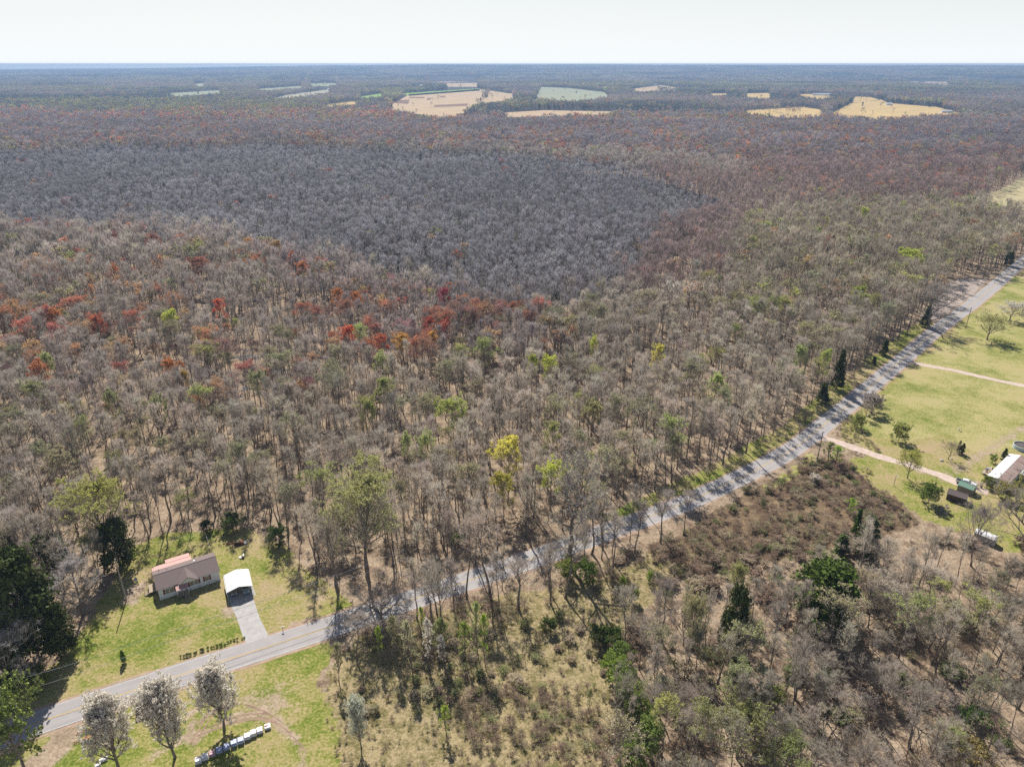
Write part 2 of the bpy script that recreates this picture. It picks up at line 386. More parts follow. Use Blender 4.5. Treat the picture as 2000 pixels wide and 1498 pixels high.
# far fields, as the photo shows them above the treetops
TAN = (.50, .37, .225); ORG = (.54, .39, .17); GRG = (.33, .34, .22); GRN = (.26, .40, .11); PNK = (.36, .24, .20)
FIELDS = [('cropland', [(768, 203), (800, 187), (935, 178), (1000, 186), (1004, 196), (925, 205), (905, 222), (870, 229), (760, 213)], TAN),
 ('green_field', [(800, 187), (780, 183), (935, 174.5), (938, 178)], GRN), ('green_field', [(700, 190), (745, 184), (748, 189), (705, 194)], GRN),
 ('stubble_field', [(635, 205), (695, 199), (697, 204), (640, 210)], ORG), ('pasture', [(1057, 172), (1110, 174), (1180, 181), (1190, 190), (1120, 197), (1045, 193)], GRG),
 ('stubble_field', [(985, 221), (1060, 217), (1200, 219), (1190, 225), (990, 229)], TAN),
 ('stubble_field', [(1455, 217), (1570, 211), (1610, 217), (1600, 229), (1540, 231), (1460, 223)], ORG),
 ('stubble_field', [(1660, 205), (1720, 198), (1735, 204), (1830, 211), (1889, 224), (1800, 226), (1740, 233), (1690, 234), (1620, 224)], ORG),
 ('stubble_field', [(1555, 185), (1600, 185), (1640, 191), (1600, 194), (1565, 190)], ORG), ('stubble_field', [(1670, 190), (1700, 191), (1720, 196), (1665, 201)], ORG),
 ('cropland', [(1765, 158), (1855, 157), (1853, 170), (1835, 166), (1780, 163)], (.42, .33, .25)), ('green_field', [(1930, 158), (2060, 157), (2060, 166), (1960, 161.5)], (.36, .44, .20)),
 ('stubble_field', [(1228, 175), (1290, 168), (1322, 172), (1320, 178), (1250, 180)], TAN), ('stubble_field', [(1385, 184), (1420, 183.5), (1422, 188), (1388, 188)], ORG),
 ('stubble_field', [(1455, 184), (1505, 183), (1505, 195), (1460, 191)], ORG), ('ploughed_field', [(820, 157), (860, 153.5), (930, 154), (935, 158.5), (860, 162.5)], PNK),
 ('stubble_field', [(868, 164), (935, 163), (932, 170), (872, 170)], TAN), ('pasture', [(310, 184), (430, 177.5), (434, 182), (355, 189)], GRG),
 ('pasture', [(495, 175), (590, 169), (592, 173), (510, 178.5)], GRG), ('pasture', [(560, 186), (640, 177), (648, 182), (590, 190), (530, 194)], (.42, .39, .28)),
 ('pasture', [(603, 163), (655, 161.5), (662, 168), (610, 169.5)], (.34, .38, .20)), ('pasture', [(378, 165), (400, 163), (398, 170), (382, 170)], (.38, .36, .24)),
 ('stubble_field', [(478, 195), (552, 192.5), (550, 196), (480, 198)], TAN), ('pasture', [(690, 146), (727, 145), (725, 147.5), (692, 148.5)], TAN),
 ('pasture', [(2100, 300), (1990, 352), (1925, 385), (1930, 402), (2000, 412), (2120, 420)], (.43, .37, .21))]
FIELDS = [(nm, [(x, c_[1]+(y-c_[1])*1.14) for x, y in pl] if max(y for _, y in pl) < 240 else pl, cc) for nm, pl, cc in FIELDS for c_ in [(0, sum(y for _, y in pl)/len(pl))]]
fmats = {}
def field_mat(c):
    if c not in fmats: fmats[c] = mat('field_soil_and_stubble', [q*.8 for q in c], 1, .1, .012, col2=[q*1.12 for q in c], stretch=(1, 3, 1), spec=.05)
    return fmats[c]
for nm, pl, c in FIELDS: poly_sheet(nm, pl, .35, field_mat(c))
for pl in ([(800, 190), (830, 190), (828, 193), (798, 193)], [(835, 192), (842, 192), (840, 196), (833, 196)], [(858, 188), (872, 188), (868, 191), (860, 191)], [(765, 198), (800, 195), (797, 204), (772, 202)], [(850, 206), (915, 203), (912, 208), (846, 210)]):
    poly_sheet('dark_soil_patch', pl, .45, field_mat((.24, .15, .11)))
BARNS = [('farmhouse', 1736, 206, 18, 10, 'white farmhouse at the far right stubble field edge beside a dark cedar'), ('barn', 1848, 221, 26, 9, 'low white-roofed barn at the tip of the orange stubble field'),
 ('barn', 1604, 187, 75, 14, 'long white poultry barn behind the orange fields'), ('barn', 1991, 179, 40, 12, 'long pale barn at the far right edge among trees'),
 ('farmhouse', 1636, 193, 16, 9, 'small white farmhouse right of the long poultry barn'), ('farmhouse', 1779, 199, 16, 9, 'pale farmhouse half hidden in trees behind the orange field'),
 ('farmhouse', 1380, 166, 22, 10, 'pale farmhouse in far woods right of centre'), ('farmhouse', 1976, 198, 12, 9, 'small white house low in the far right woods'),
 ('farmhouse', 228, 189, 22, 10, 'white farmhouse at the left end of the far pasture'), ('farmhouse', 367, 193, 12, 8, 'small white shed in front of the long left pasture'),
 ('farmhouse', 203, 194, 14, 8, 'tiny white outbuilding left of the left farmhouse'), ('farmhouse', 679, 177, 18, 10, 'white house right of the left pastures'),
 ('farmhouse', 644, 176, 18, 10, 'grey-white house above the curved left pasture'), ('barn', 829, 169, 55, 14, 'white barn group with red ends beyond the green strip'),
 ('farmhouse', 754, 169, 22, 10, 'pale farmhouse left of the white barn group'), ('farmhouse', 1262, 166, 24, 11, 'white farmhouse left of the small tan field at centre right'),
 ('farmhouse', 1280, 166.5, 20, 10, 'white farmhouse nearest the small tan field at centre right'), ('farmhouse', 938, 149, 26, 12, 'tiny bright house on the far wooded slope')]
for nm, px, py, Lh, Wd, lab in BARNS:
    p = P(px, py); e = empty(nm, p, random.uniform(-.25, .25)); tag(e, lab, nm, 'far farm buildings')
    k = 1.0 if py > 160 else 1.15
    hw = 4.5*k
    MB().prism([(-Wd/2, 0), (Wd/2, 0), (Wd/2, hw), (0, hw+Wd*.28), (-Wd/2, hw)], -Lh/2, Lh/2).build('wall', M['siding'], e)
    r = MB(); r.slab([(-Lh/2-.5, -Wd/2-.5, hw+.05), (Lh/2+.5, -Wd/2-.5, hw+.05), (Lh/2+.5, 0, hw+Wd*.28+.4), (-Lh/2-.5, 0, hw+Wd*.28+.4)], .2)
    r.slab([(-Lh/2-.5, Wd/2+.5, hw+.05), (Lh/2+.5, Wd/2+.5, hw+.05), (Lh/2+.5, 0, hw+Wd*.28+.4), (-Lh/2-.5, 0, hw+Wd*.28+.4)], .2)
    r.build('roof', M['whitemetal'], e)
    for k2 in range(2): MB().box((-Lh/2+(k2+.5)*Lh/2, -Wd/2-.03, 2), (1.6, .08, 1.8)).build('window', M['glass'], e)

# terrain sheet
def terrain(x, y):
    x = np.asarray(x, float); y = np.asarray(y, float); D = np.hypot(x, y)+1e-6
    px = 1000+F*x/np.maximum(y*PC+CAMH*PS, 1.)
    Z = np.interp(px, [-400, 0, 250, 400, 600, 850, 1100, 1300, 1600, 2000, 2400], [20, 20, 30, 44, 68, 86, 88, 80, 78, 76, 76])
    r = np.clip((D-5200)/6600, 0, 1)*np.clip((17000-D)/3000, 0, 1); r = r*r*(3-2*r)
    z = Z*r+(fbm(x, y, 1500, 5)-.5)*np.interp(D, [4200, 7000, 12000], [0, 30, 18])
    return z
def axis(lo, hi, step, far_lo, far_hi, g=1.07):
    a = list(np.arange(lo, hi, step)); s = step; q = hi
    while q < far_hi: a.append(q); s *= g; q += s
    a.append(far_hi); s = step; q = lo-step; b = []
    while q > far_lo: b.append(q); s *= g; q -= s
    return np.array([far_lo]+b[::-1]+a)
gx = axis(-150, 230, 1.3, -16000, 16000); gy = axis(84, 330, 1.3, -1500, 18000, 1.05)
X, Y = np.meshgrid(gx, gy); nx, ny = len(gx), len(gy)
Z = terrain(X, Y)
Z += np.where((road_dist(X, Y) < 40) | True, 0, 0)
V = np.stack([X.ravel(), Y.ravel(), Z.ravel()], 1)
I, J = np.meshgrid(np.arange(ny-1), np.arange(nx-1), indexing='ij'); a = (I*nx+J).ravel()
gme = mesh_np('ground', V, [np.stack([a, a+1, a+1+nx, a+nx], 1)], [M['ground']], smooth=True)
gpx, gpy, gz = proj(V[:, 0], V[:, 1], 0); ok = (V[:, 1] > 40) & (V[:, 1] < 1200)
gpx = np.where(ok, gpx, -1e5); gpy = np.where(ok, gpy, -1e5)
LAWN_A = [(-200, 1470), (-60, 1400), (0, 1345), (60, 1335), (120, 1290), (190, 1180), (252, 1070), (330, 1042), (480, 1032), (560, 1065), (610, 1125), (655, 1160), (690, 1185), (700, 1200), (640, 1212), (109, 1385), (-150, 1480)]
LAWN_B = [(-220, 1520), (130, 1408), (447, 1306), (640, 1243), (660, 1262), (620, 1330), (650, 1400), (670, 1520), (700, 1650), (-300, 1650)]
LAWN_C = [(2150, 420), (1990, 540), (1905, 595), (1850, 640), (1700, 765), (1640, 825), (1650, 870), (1700, 890), (1650, 900), (1720, 960), (1800, 1012), (1900, 1040), (1960, 1080), (2200, 1090)]
LAWN_D = [(1200, 1035), (1400, 945), (1560, 862), (1640, 790), (1760, 690), (1860, 610), (1845, 600), (1720, 680), (1600, 775), (1500, 850), (1380, 915), (1180, 1010)]
RICH = [(2150, 430), (1970, 560), (1860, 650), (1760, 740), (1660, 840), (1740, 860), (1850, 850), (1900, 880), (2150, 880)]
RICH2 = [(1490, 950), (1588, 884), (1602, 896), (1500, 962)]
MEADOW = [(690, 1250), (900, 1190), (1150, 1130), (1330, 1060), (1345, 1110), (1200, 1240), (1190, 1500), (1210, 1700), (600, 1700), (655, 1500), (630, 1400), (640, 1310)]
BRUSH = [(1270, 1080), (1420, 985), (1560, 905), (1650, 890), (1720, 950), (1800, 1020), (1700, 1050), (1440, 1110), (1300, 1130)]
BRUSH2 = [(900, 1350), (1180, 1330), (1200, 1700), (880, 1700)]
STRAW = [(1800, 620), (1835, 570), (1862, 546), (1925, 546), (1905, 575), (1850, 615), (1835, 630)]
SWAMP = [(-500, 340), (0, 300), (600, 300), (1250, 345), (1450, 400), (1330, 480), (1230, 590), (1000, 600), (700, 590), (560, 540), (300, 500), (-500, 500)]
_wa = np.clip(gz*.02, .6, 14); gwx = (fbm(V[:, 0], V[:, 1], 14, 61)-.5)*22+(vnoise(V[:, 0], V[:, 1], 2.6, 63)-.5)*9; gwy = (fbm(V[:, 0], V[:, 1], 14, 62)-.5)*18+(vnoise(V[:, 0], V[:, 1], 2.6, 64)-.5)*7
gpx = gpx+gwx; gpy = gpy+gwy*np.clip(180/np.maximum(gz, 1), .2, 1.2)
masks = {}
def setmask(name, polys, w=1.0):
    r = np.zeros(len(V), np.float32)
    for p in polys: r = np.maximum(r, inpoly(gpx, gpy, p)*w)
    masks[name] = r
setmask('lawn', [LAWN_A, LAWN_B, LAWN_C, LAWN_D], .95); setmask('rich', [RICH, RICH2]); setmask('meadow', [MEADOW]); setmask('brush', [BRUSH, BRUSH2], .85)
setmask('straw', [STRAW]); setmask('wet', [SWAMP])
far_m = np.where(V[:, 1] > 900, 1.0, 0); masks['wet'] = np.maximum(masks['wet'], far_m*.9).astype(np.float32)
# worn strip between house lot woods and grass, tyre arcs, yard tracks: dirt
dm = np.zeros(len(V), np.float32)
def dirt_line(pix, w, s=1.0):
    c = spline([P(*q) for q in pix], .8)
    lo = c.min(0)-6; hi = c.max(0)+6; idx = np.where((V[:, 0] > lo[0]) & (V[:, 0] < hi[0]) & (V[:, 1] > lo[1]) & (V[:, 1] < hi[1]))[0]
    d = np.full(len(idx), 1e9)
    for q in c: d = np.minimum(d, np.hypot(V[idx, 0]-q[0], V[idx, 1]-q[1]))
    dm[idx] = np.maximum(dm[idx], s*np.clip(1.25-d/w, 0, 1))
def dirt_blob(px, py, r, s=.8):
    c = P(px, py); d = np.hypot(V[:, 0]-c.x, V[:, 1]-c.y); dm[:] = np.maximum(dm, s*np.clip(1.3-d/r, 0, 1))
for a in ([(385, 1440), (370, 1400), (400, 1372), (440, 1358)], [(395, 1435), (430, 1415), (480, 1400), (540, 1410), (580, 1450), (600, 1520)],
          [(360, 1440), (410, 1425), (470, 1395), (520, 1402), (555, 1430)], [(380, 1455), (370, 1430), (420, 1385), (470, 1365), (540, 1360)]): dirt_line(a, 1.6, .62)
dirt_blob(520, 1375, 9, .55); dirt_blob(610, 1230, 7, .35); dirt_blob(455, 1190, 6, .6); dirt_blob(440, 1195, 4, .5); dirt_blob(270, 1150, 4, .75); dirt_blob(255, 1170, 4, .7); dirt_blob(620, 1150, 9, .45); dirt_blob(600, 1100, 6, .45)
dirt_line([(60, 1500), (100, 1470), (130, 1430), (120, 1410)], 4, .95); dirt_line([(300, 1480), (320, 1460), (380, 1445)], 2, .5)
dirt_line([(1840, 935), (1900, 900), (1960, 860), (2010, 830)], 4, .52); dirt_line([(1800, 920), (1850, 935), (1920, 945)], 3, .6); dirt_blob(1670, 870, 7, .5); dirt_line([(1595, 850), (1560, 880)], 1.5, .9)
dirt_line([(1620, 860), (1690, 905), (1760, 960)], 2, .3); dirt_line([(620, 1205), (560, 1222)], .8, .9)
masks['dirt'] = dm
for k, v in masks.items():
    at = gme.attributes.new(k, 'FLOAT', 'POINT'); at.data.foreach_set('value', np.asarray(v, np.float32))
ground = link('ground', gme); tag(ground, kind='structure')
M['water'] = mat('standing_water', (.10, .10, .10), .12, .1, 1, spec=1.0)
_wr = random.Random(5); k_ = 0
for (px, py, sx_, sy_, nn) in ((500, 715, 45, 30, 9), (465, 765, 22, 14, 3), (410, 603, 22, 10, 3), (640, 560, 22, 9, 3), (722, 645, 16, 8, 2), (350, 655, 14, 8, 2), (1000, 556, 30, 8, 2)):
    for _ in range(nn):
        c = P(px+_wr.uniform(-sx_, sx_), py+_wr.uniform(-sy_, sy_)); n = 22; r = _wr.uniform(1.2, 3.8)*(1.4 if py < 620 else 1); ph = _wr.uniform(0, 6); k_ += 1
        pts = [(c.x+r*(.7+.3*math.sin(3*t+ph)+.2*math.sin(5*t))*math.cos(t)*1.7, c.y+r*(.7+.3*math.sin(3*t+ph)+.2*math.sin(7*t))*math.sin(t), .05+.002*k_) for t in [2*math.pi*q/n for q in range(n)]]
        me = bpy.data.meshes.new('swamp_water'); me.from_pydata(pts, [], [tuple(range(n))]); me.materials.append(M['water']); tag(link('swamp_water', me), kind='structure')

NOM = {'budding_hardwood': (20, 3.6), 'bare_hardwood': (20, 3.6), 'wide_bare': (12, 6.2), 'flowering_pear': (12, 3.7), 'cedar': (10, 3.1), 'cedar_narrow': (10, 1.7), 'arborvitae': (4, .7), 'sapling': (6, 1.1),
       'leafy_shrub': (3, 2.1), 'lawn_tree': (8, 4.2), 'brush_clump': (2.4, 1.7), 'pine': (12, 5.6), 'broad_budding': (22, 6.5), 'bright_budding': (21, 3.8), 'grand_oak': (27, 8.5), 'mid_bud': (20, 3.8)}
NOMR = {}
def nom(p):
    for k in sorted(NOM, key=len, reverse=True):
        if p.startswith(k): return NOM[k][0], NOMR[p]
    return 20, 3.6
def nom_old(p): 
    for k in sorted(NOM, key=len, reverse=True):
        if p.startswith(k): return NOM[k]
# ------------------------------------------------------------------ tree shapes
def rot_dirs(d, ang, az):
    """directions at angle ang from d (n,3), azimuth az"""
    d = d/np.linalg.norm(d, axis=1)[:, None]
    a = np.cross(d, np.where(np.abs(d[:, 2:3]) < .95, [[0, 0, 1.]], [[1., 0, 0]])); a /= np.linalg.norm(a, axis=1)[:, None]
    b = np.cross(d, a)
    return d*np.cos(ang)[:, None]+(a*np.cos(az)[:, None]+b*np.sin(az)[:, None])*np.sin(ang)[:, None]
class TB:
    def __init__(s): s.V = []; s.T = []; s.Q = []; s.n = 0
    def pts(s, v): v = np.asarray(v, float).reshape(-1, 3); i = s.n; s.V.append(v); s.n += len(v); return i
def tubes(tb, P_, R_, k):
    """P_ (n,m,3) paths, R_ (n,m) radii -> quads"""
    n, m, _ = P_.shape
    D = np.gradient(P_, axis=1); D /= np.linalg.norm(D, axis=2)[..., None]+1e-9
    ref = np.where(np.abs(D[..., 2:3]) < .9, [0, 0, 1.], [1., 0, 0]); A = np.cross(D, ref); A /= np.linalg.norm(A, axis=2)[..., None]+1e-9; B_ = np.cross(D, A)
    t = 2*np.pi*np.arange(k)/k
    ring = P_[:, :, None]+(A[:, :, None]*np.cos(t)[None, None, :, None]+B_[:, :, None]*np.sin(t)[None, None, :, None])*R_[:, :, None, None]
    i0 = tb.pts(ring)
    I_, J_, K_ = np.meshgrid(np.arange(n), np.arange(m-1), np.arange(k), indexing='ij')
    a = i0+(I_*m+J_)*k+K_; b = i0+(I_*m+J_)*k+(K_+1) % k
    tb.Q.append(np.stack([a, b, b+k, a+k], -1).reshape(-1, 4))
def slivers(tb, p, d, L, w, rng):
    n = len(p); s = rng.normal(size=(n, 3)); s = np.cross(d, s); s /= np.linalg.norm(s, axis=1)[:, None]+1e-9
    v = np.stack([p-s*w[:, None]/2, p+s*w[:, None]/2, p+d*L[:, None]], 1); i0 = tb.pts(v); tb.T.append(i0+np.arange(3*n).reshape(n, 3))
def chips(tb, p, size, rng, flat=0.0):
    n = len(p); a = rng.normal(size=(n, 3)); a[:, 2] *= 1-flat; a /= np.linalg.norm(a, axis=1)[:, None]
    b = np.cross(a, rng.normal(size=(n, 3))); b /= np.linalg.norm(b, axis=1)[:, None]
    z = (size*rng.uniform(.6, 1.4, n))[:, None]
    v = np.stack([p-a*z*.6-b*z*.35, p-a*z*.1+b*z*.5, p+a*z*.7+b*z*.1, p+a*z*.1-b*z*.45], 1)
    i0 = tb.pts(v); tb.Q.append(i0+np.arange(4*n).reshape(n, 4))
def grow(origins, dirs, L, m, up, wob, rng):
    """curved paths"""
    n = len(origins); P_ = np.zeros((n, m, 3)); P_[:, 0] = origins; d = dirs.copy()
    for j in range(1, m):
        d = d+np.array([0, 0, up])/m+rng.normal(size=(n, 3))*wob; d /= np.linalg.norm(d, axis=1)[:, None]
        P_[:, j] = P_[:, j-1]+d*(L/(m-1))[:, None]
    return P_
def make_tree(seed, H=20, R=3.6, hb=.5, tilt=(62, 18), nl=14, ns=6, nt=3, ntw=7, twl=1.0, tww=.045, r0=None, bud=0, bsize=.25, wob=.12, up=.5,
              prof='round', ks=(7, 4, 3), lean=.03, vert=.25, crook=1.0, dome=0):
    """-> three TBs: wood (trunk, limbs), twigs, buds"""
    rng = np.random.default_rng(seed); W, T, B = TB(), TB(), TB()
    r0 = r0 or H*.0105
    m = 9; tz = np.linspace(0, 1, m); path = np.zeros((1, m, 3)); path[0, :, 2] = tz*H*.97
    off = np.cumsum(rng.normal(size=(m, 2))*H*.011*crook, axis=0); off -= off[0]; path[0, :, :2] = off+tz[:, None]*rng.normal(size=2)*H*lean
    rad = (r0*(1-tz)**.8+.02)[None]; rad[0, 0] *= 1.35
    tubes(W, path, rad, ks[0])
    s = ((np.arange(nl)+rng.uniform(.1, .9, nl))/nl); hh = hb+(.97-hb)*s**.85
    px = np.stack([np.interp(hh, tz*.97, path[0, :, i]) for i in range(3)], 1)
    if prof == 'round': pr = np.sqrt(np.clip(1-((s-.42)/.72)**2, .05, 1))
    elif prof == 'cone': pr = np.clip(1.05-s, .08, 1)
    elif prof == 'pear': pr = np.clip(np.sin(np.pi*np.clip(s*.72+.28, 0, 1))**.7, .10, 1)
    else: pr = np.clip(.55+.6*s, 0, 1)*np.where(s > .85, .75, 1)
    ang = np.radians(tilt[0]+(tilt[1]-tilt[0])*s+rng.normal(size=nl)*7)
    az = 2.39996*np.arange(nl)+rng.uniform(-.5, .5, nl)
    d = np.stack([np.sin(ang)*np.cos(az), np.sin(ang)*np.sin(az), np.cos(ang)], 1)
    L = R*pr*1.25*rng.uniform(.8, 1.2, nl)/np.maximum(np.sin(ang), .55)*(1-.45*s if prof == 'pear' else 1)
    L = np.minimum(L, (H*1.0-px[:, 2])/np.maximum(np.cos(ang), .15)*1.0+R*.35)
    lp = grow(px, d, L, 6, up, wob*.6, rng)
    lr = (np.interp(hh, tz*.97, rad[0])*.68+.012)[:, None]*np.linspace(1, .25, 6)[None]
    tubes(W, lp, lr, ks[1])
    # secondary
    def children(paths, rads, n, f, a0, a1, t0, m, up_, rng, lens):
        N = len(paths); k = N*n; src = np.repeat(np.arange(N), n); t = rng.uniform(t0, 1, k); mm = paths.shape[1]-1
        q = t*mm; i = np.minimum(q.astype(int), mm-1); fr = (q-i)[:, None]
        o = paths[src, i]*(1-fr)+paths[src, i+1]*fr; dd = paths[src, i+1]-paths[src, i]
        nd = rot_dirs(dd, np.radians(rng.uniform(a0, a1, k)), rng.uniform(0, 2*np.pi, k))
        ln = lens[src]*f*(1.15-.6*t)*rng.uniform(.7, 1.3, k)
        pp = grow(o, nd, ln, m, up_, wob, rng); rr = rads[src, i]*.6
        return pp, rr, ln
    sp, sr, sl = children(lp, lr, ns, .52, 25, 55, .25, 4, up*.8, rng, L)
    tubes(W if ks[2] else T, sp, np.maximum(sr[:, None]*np.linspace(1, .3, 4)[None], .012), ks[2] or 3)
    base, bl = sp, sl
    if nt:
        tp, tr, tl = children(sp, np.repeat(sr[:, None], 4, 1), nt, .6, 22, 55, .15, 3, up*.6, rng, sl)
        dd = tp[:, 1:]-tp[:, :-1]
        for j in range(2):
            ll = np.linalg.norm(dd[:, j], axis=1); slivers(T, tp[:, j], dd[:, j]/ll[:, None], ll*1.4, np.full(len(tp), tww*1.35), rng)
        base, bl = np.concatenate([tp, tp[:, 1:].repeat(1, 0)[:, [0, 1, 1]]], 0), np.concatenate([tl, tl])
    N = len(base); k = N*ntw; src = np.repeat(np.arange(N), ntw); t = rng.uniform(.1, 1, k); mm = base.shape[1]-1; q = t*mm; i = np.minimum(q.astype(int), mm-1); fr = (q-i)[:, None]
    o = base[src, i]*(1-fr)+base[src, i+1]*fr; dd = base[src, i+1]-base[src, i]+1e-4
    nd = rot_dirs(dd, np.radians(rng.uniform(10, 60, k)), rng.uniform(0, 2*np.pi, k)); nd[:, 2] += vert; nd /= np.linalg.norm(nd, axis=1)[:, None]
    ln = twl*rng.uniform(.5, 1.4, k); slivers(T, o, nd, ln, np.full(k, tww)*rng.uniform(.7, 1.3, k), rng)
    if bud:
        kk = int(k*bud); wz = np.exp(dome*(o[:, 2]/H-1))*np.exp(dome*.35*(np.hypot(o[:, 0], o[:, 1])/R-1)); idx = rng.choice(k, kk, replace=True, p=wz/wz.sum()); u = rng.uniform(.4, 1.05, kk)[:, None]
        chips(B, o[idx]+nd[idx]*ln[idx][:, None]*u+rng.normal(size=(kk, 3))*.06, np.full(kk, bsize), rng)
    return W, T, B
def tb_mesh(name, parts, smooth=False):
    V = []; fs = {3: [], 4: []}; mi = {3: [], 4: []}; n = 0; mats = []
    for tb, m in parts:
        if not tb.n: continue
        mats.append(m); k = len(mats)-1
        for v in tb.V: V.append(v)
        for t in tb.T: fs[3].append(t+n); mi[3].append(np.full(len(t), k))
        for q in tb.Q: fs[4].append(q+n); mi[4].append(np.full(len(q), k))
        n += tb.n
    F_ = [np.concatenate(fs[k]) for k in (3, 4) if fs[k]]; M_ = np.concatenate([np.concatenate(mi[k]) for k in (3, 4) if mi[k]])
    return mesh_np(name, np.concatenate(V), F_, mats, M_)
def make_evergreen(seed, H=10, R=3, hb=.08, n=5200, prof='cedar', size=.32, r0=.16, layers=True):
    rng = np.random.default_rng(seed); W, T, B = TB(), TB(), TB()
    m = 5; tz = np.linspace(0, 1, m); path = np.zeros((1, m, 3)); path[0, :, 2] = tz*H*.95; tubes(W, path, (r0*(1-tz)+.02)[None], 6)
    nb = 90; s = np.sort(rng.uniform(0, 1, nb)**.9); z = H*(hb+(1-hb)*s)
    if prof == 'cedar': pr = np.sqrt(np.clip(1-((s-.32)/.72)**2, .02, 1))
    elif prof == 'column': pr = np.clip(np.sin(np.pi*np.clip(.25+s*.75, 0, 1)), .1, 1)
    else: pr = np.clip(1.02-s, .04, 1)**.85
    az = rng.uniform(0, 2*np.pi, nb); rr = R*pr*rng.uniform(.75, 1.12, nb)
    o = np.stack([np.zeros(nb), np.zeros(nb), z*.93], 1); tip = np.stack([rr*np.cos(az), rr*np.sin(az), z+rr*.25], 1)
    dd = tip-o; slivers(T, o, dd/np.linalg.norm(dd, axis=1)[:, None], np.linalg.norm(dd, axis=1), np.full(nb, .07), rng)
    src = rng.integers(0, nb, n); t = rng.uniform(.35, 1.0, n)**.7
    c = o[src]+dd[src]*t[:, None]+rng.normal(size=(n, 3))*np.array([1, 1, .8])*(R*.13)
    c[:, 2] = np.clip(c[:, 2], H*hb*.6, H*1.02)
    chips(B, c, np.full(n, size), rng, .2)
    return W, T, B
PROTO = {}
def reg(name, wtb, bare=False, leafmat='leaf', twigmat=None):
    W, T, B = wtb
    base = name.rstrip('0123456789').rstrip('_'); key = max((k for k in NOM if name.startswith(k)), key=len, default=None)
    tops = [v.reshape(-1, 3) for v in T.V+B.V]; al = np.concatenate(tops); z1 = np.percentile(al[:, 2], 99.5); r1 = np.percentile(np.hypot(al[:, 0], al[:, 1]), 93)
    H0 = NOM[key][0] if key else z1
    for tb in (W, T, B):
        for v in tb.V: v.reshape(-1, 3)[:, 2] *= H0/z1
    if key: NOMR[name] = r1
    tm = M[twigmat] if twigmat else (M['twig'] if bare else M['twiggrey'])
    bk = M['bark']
    PROTO[name] = dict(trunk=tb_mesh(name+'_trunk', [(W, bk)]), crown=tb_mesh(name+'_crown', [(T, tm), (B, M[leafmat])]), full=tb_mesh(name, [(W, bk), (T, tm), (B, M[leafmat])]))
# near shapes (20 m tall nominal)
NB, ND = 9, 6
for i in range(NB): reg('bare_hardwood_%d' % i, make_tree(100+i, 20, R=1.8+.42*(i % 4), hb=[.5, .42, .58, .38, .5, .62, .46, .36, .55][i], tilt=[(36, 8), (28, 6), (46, 14), (32, 8), (24, 6), (40, 12), (34, 8), (28, 10), (52, 18)][i], r0=.15+.025*(i % 3), ntw=4, tww=.045, twl=1.15, ns=5, nl=11+i % 4, crook=.65, vert=.9, wob=.08, up=.8), bare=True)
for i in range(ND): reg('budding_hardwood_%d' % i, make_tree(200+i, 20, R=2.7+.4*(i % 3), hb=.42+.04*(i % 5), tilt=(46, 10), bud=.8, bsize=.22, ntw=6, r0=.16, crook=.7, vert=.6, dome=3))
for i in range(3): reg('bright_budding_%d' % i, make_tree(370+i, 21, R=3.6, hb=.48, tilt=(52, 14), nl=16, ns=7, nt=3, ntw=7, r0=.17, twl=.8, tww=.04, bud=1.9, bsize=.25, crook=1.0, dome=4))
for i in range(2): reg('broad_budding_%d' % i, make_tree(350+i, 22, R=6.0, hb=.30, tilt=(56, 12), nl=24, ns=9, nt=4, ntw=7, r0=.34, twl=.8, tww=.04, bud=1.1, bsize=.22, crook=1.2, dome=2.5, vert=.5))
for i in range(4): reg('wide_bare_%d' % i, make_tree(300+i, 12, R=4.6, hb=.16, tilt=(58, 16), nl=15, ns=7, nt=4, ntw=8, r0=.24, twl=.9, prof='round', crook=1.6, tww=.04), bare=True)
for i in range(2): reg('flowering_pear_%d' % i, make_tree(400+i, 12, R=3.0, hb=.09, tilt=(50, 4), nl=44, ns=8, nt=4, ntw=4, r0=.2, twl=.45, tww=.03, bud=2.3, bsize=.19, vert=.6, prof='pear', up=.8, wob=.08))
for i in range(2): reg('cedar_%d' % i, make_evergreen(500+i, 10, 3.0, prof='cedar', n=7000, size=.3), leafmat='needle')
reg('cedar_narrow', make_evergreen(510, 10, 1.6, prof='cone', n=4500, size=.26), leafmat='needle')
reg('arborvitae', make_evergreen(511, 4, .62, prof='column', n=2200, size=.15, r0=.06), leafmat='needle')
for i in range(2): reg('sapling_%d' % i, make_tree(520+i, 6, R=1.0, hb=.15, tilt=(38, 12), nl=16, ns=4, nt=0, ntw=8, r0=.06, twl=.35, tww=.03, bud=1.6, bsize=.15, prof='pear', up=.8))
for i in range(3): reg('leafy_shrub_%d' % i, make_tree(530+i, 3, R=1.9, hb=.04, tilt=(72, 20), nl=22, ns=6, nt=3, ntw=5, r0=.05, twl=.4, tww=.025, bud=1.1, bsize=.19, prof='round', crook=1.5))
for i in range(2): reg('lawn_tree_%d' % i, make_tree(540+i, 8, R=3.8, hb=.22, tilt=(64, 18), nl=20, ns=7, nt=4, ntw=5, r0=.2, twl=.5, tww=.03, bud=1.0, bsize=.19, prof='round', wob=.1))
for i in range(3): reg('brush_clump_%d' % i, make_tree(550+i, 2.2, R=1.5, hb=.03, tilt=(65, 15), nl=14, ns=5, nt=2, ntw=5, r0=.03, twl=.6, tww=.03, prof='round', wob=.2), bare=True)
reg('pine', make_tree(560, 12, R=5.0, hb=.28, tilt=(70, 22), nl=22, ns=8, nt=4, ntw=4, r0=.26, twl=.5, tww=.04, bud=1.5, bsize=.3, prof='round'), leafmat='needle')
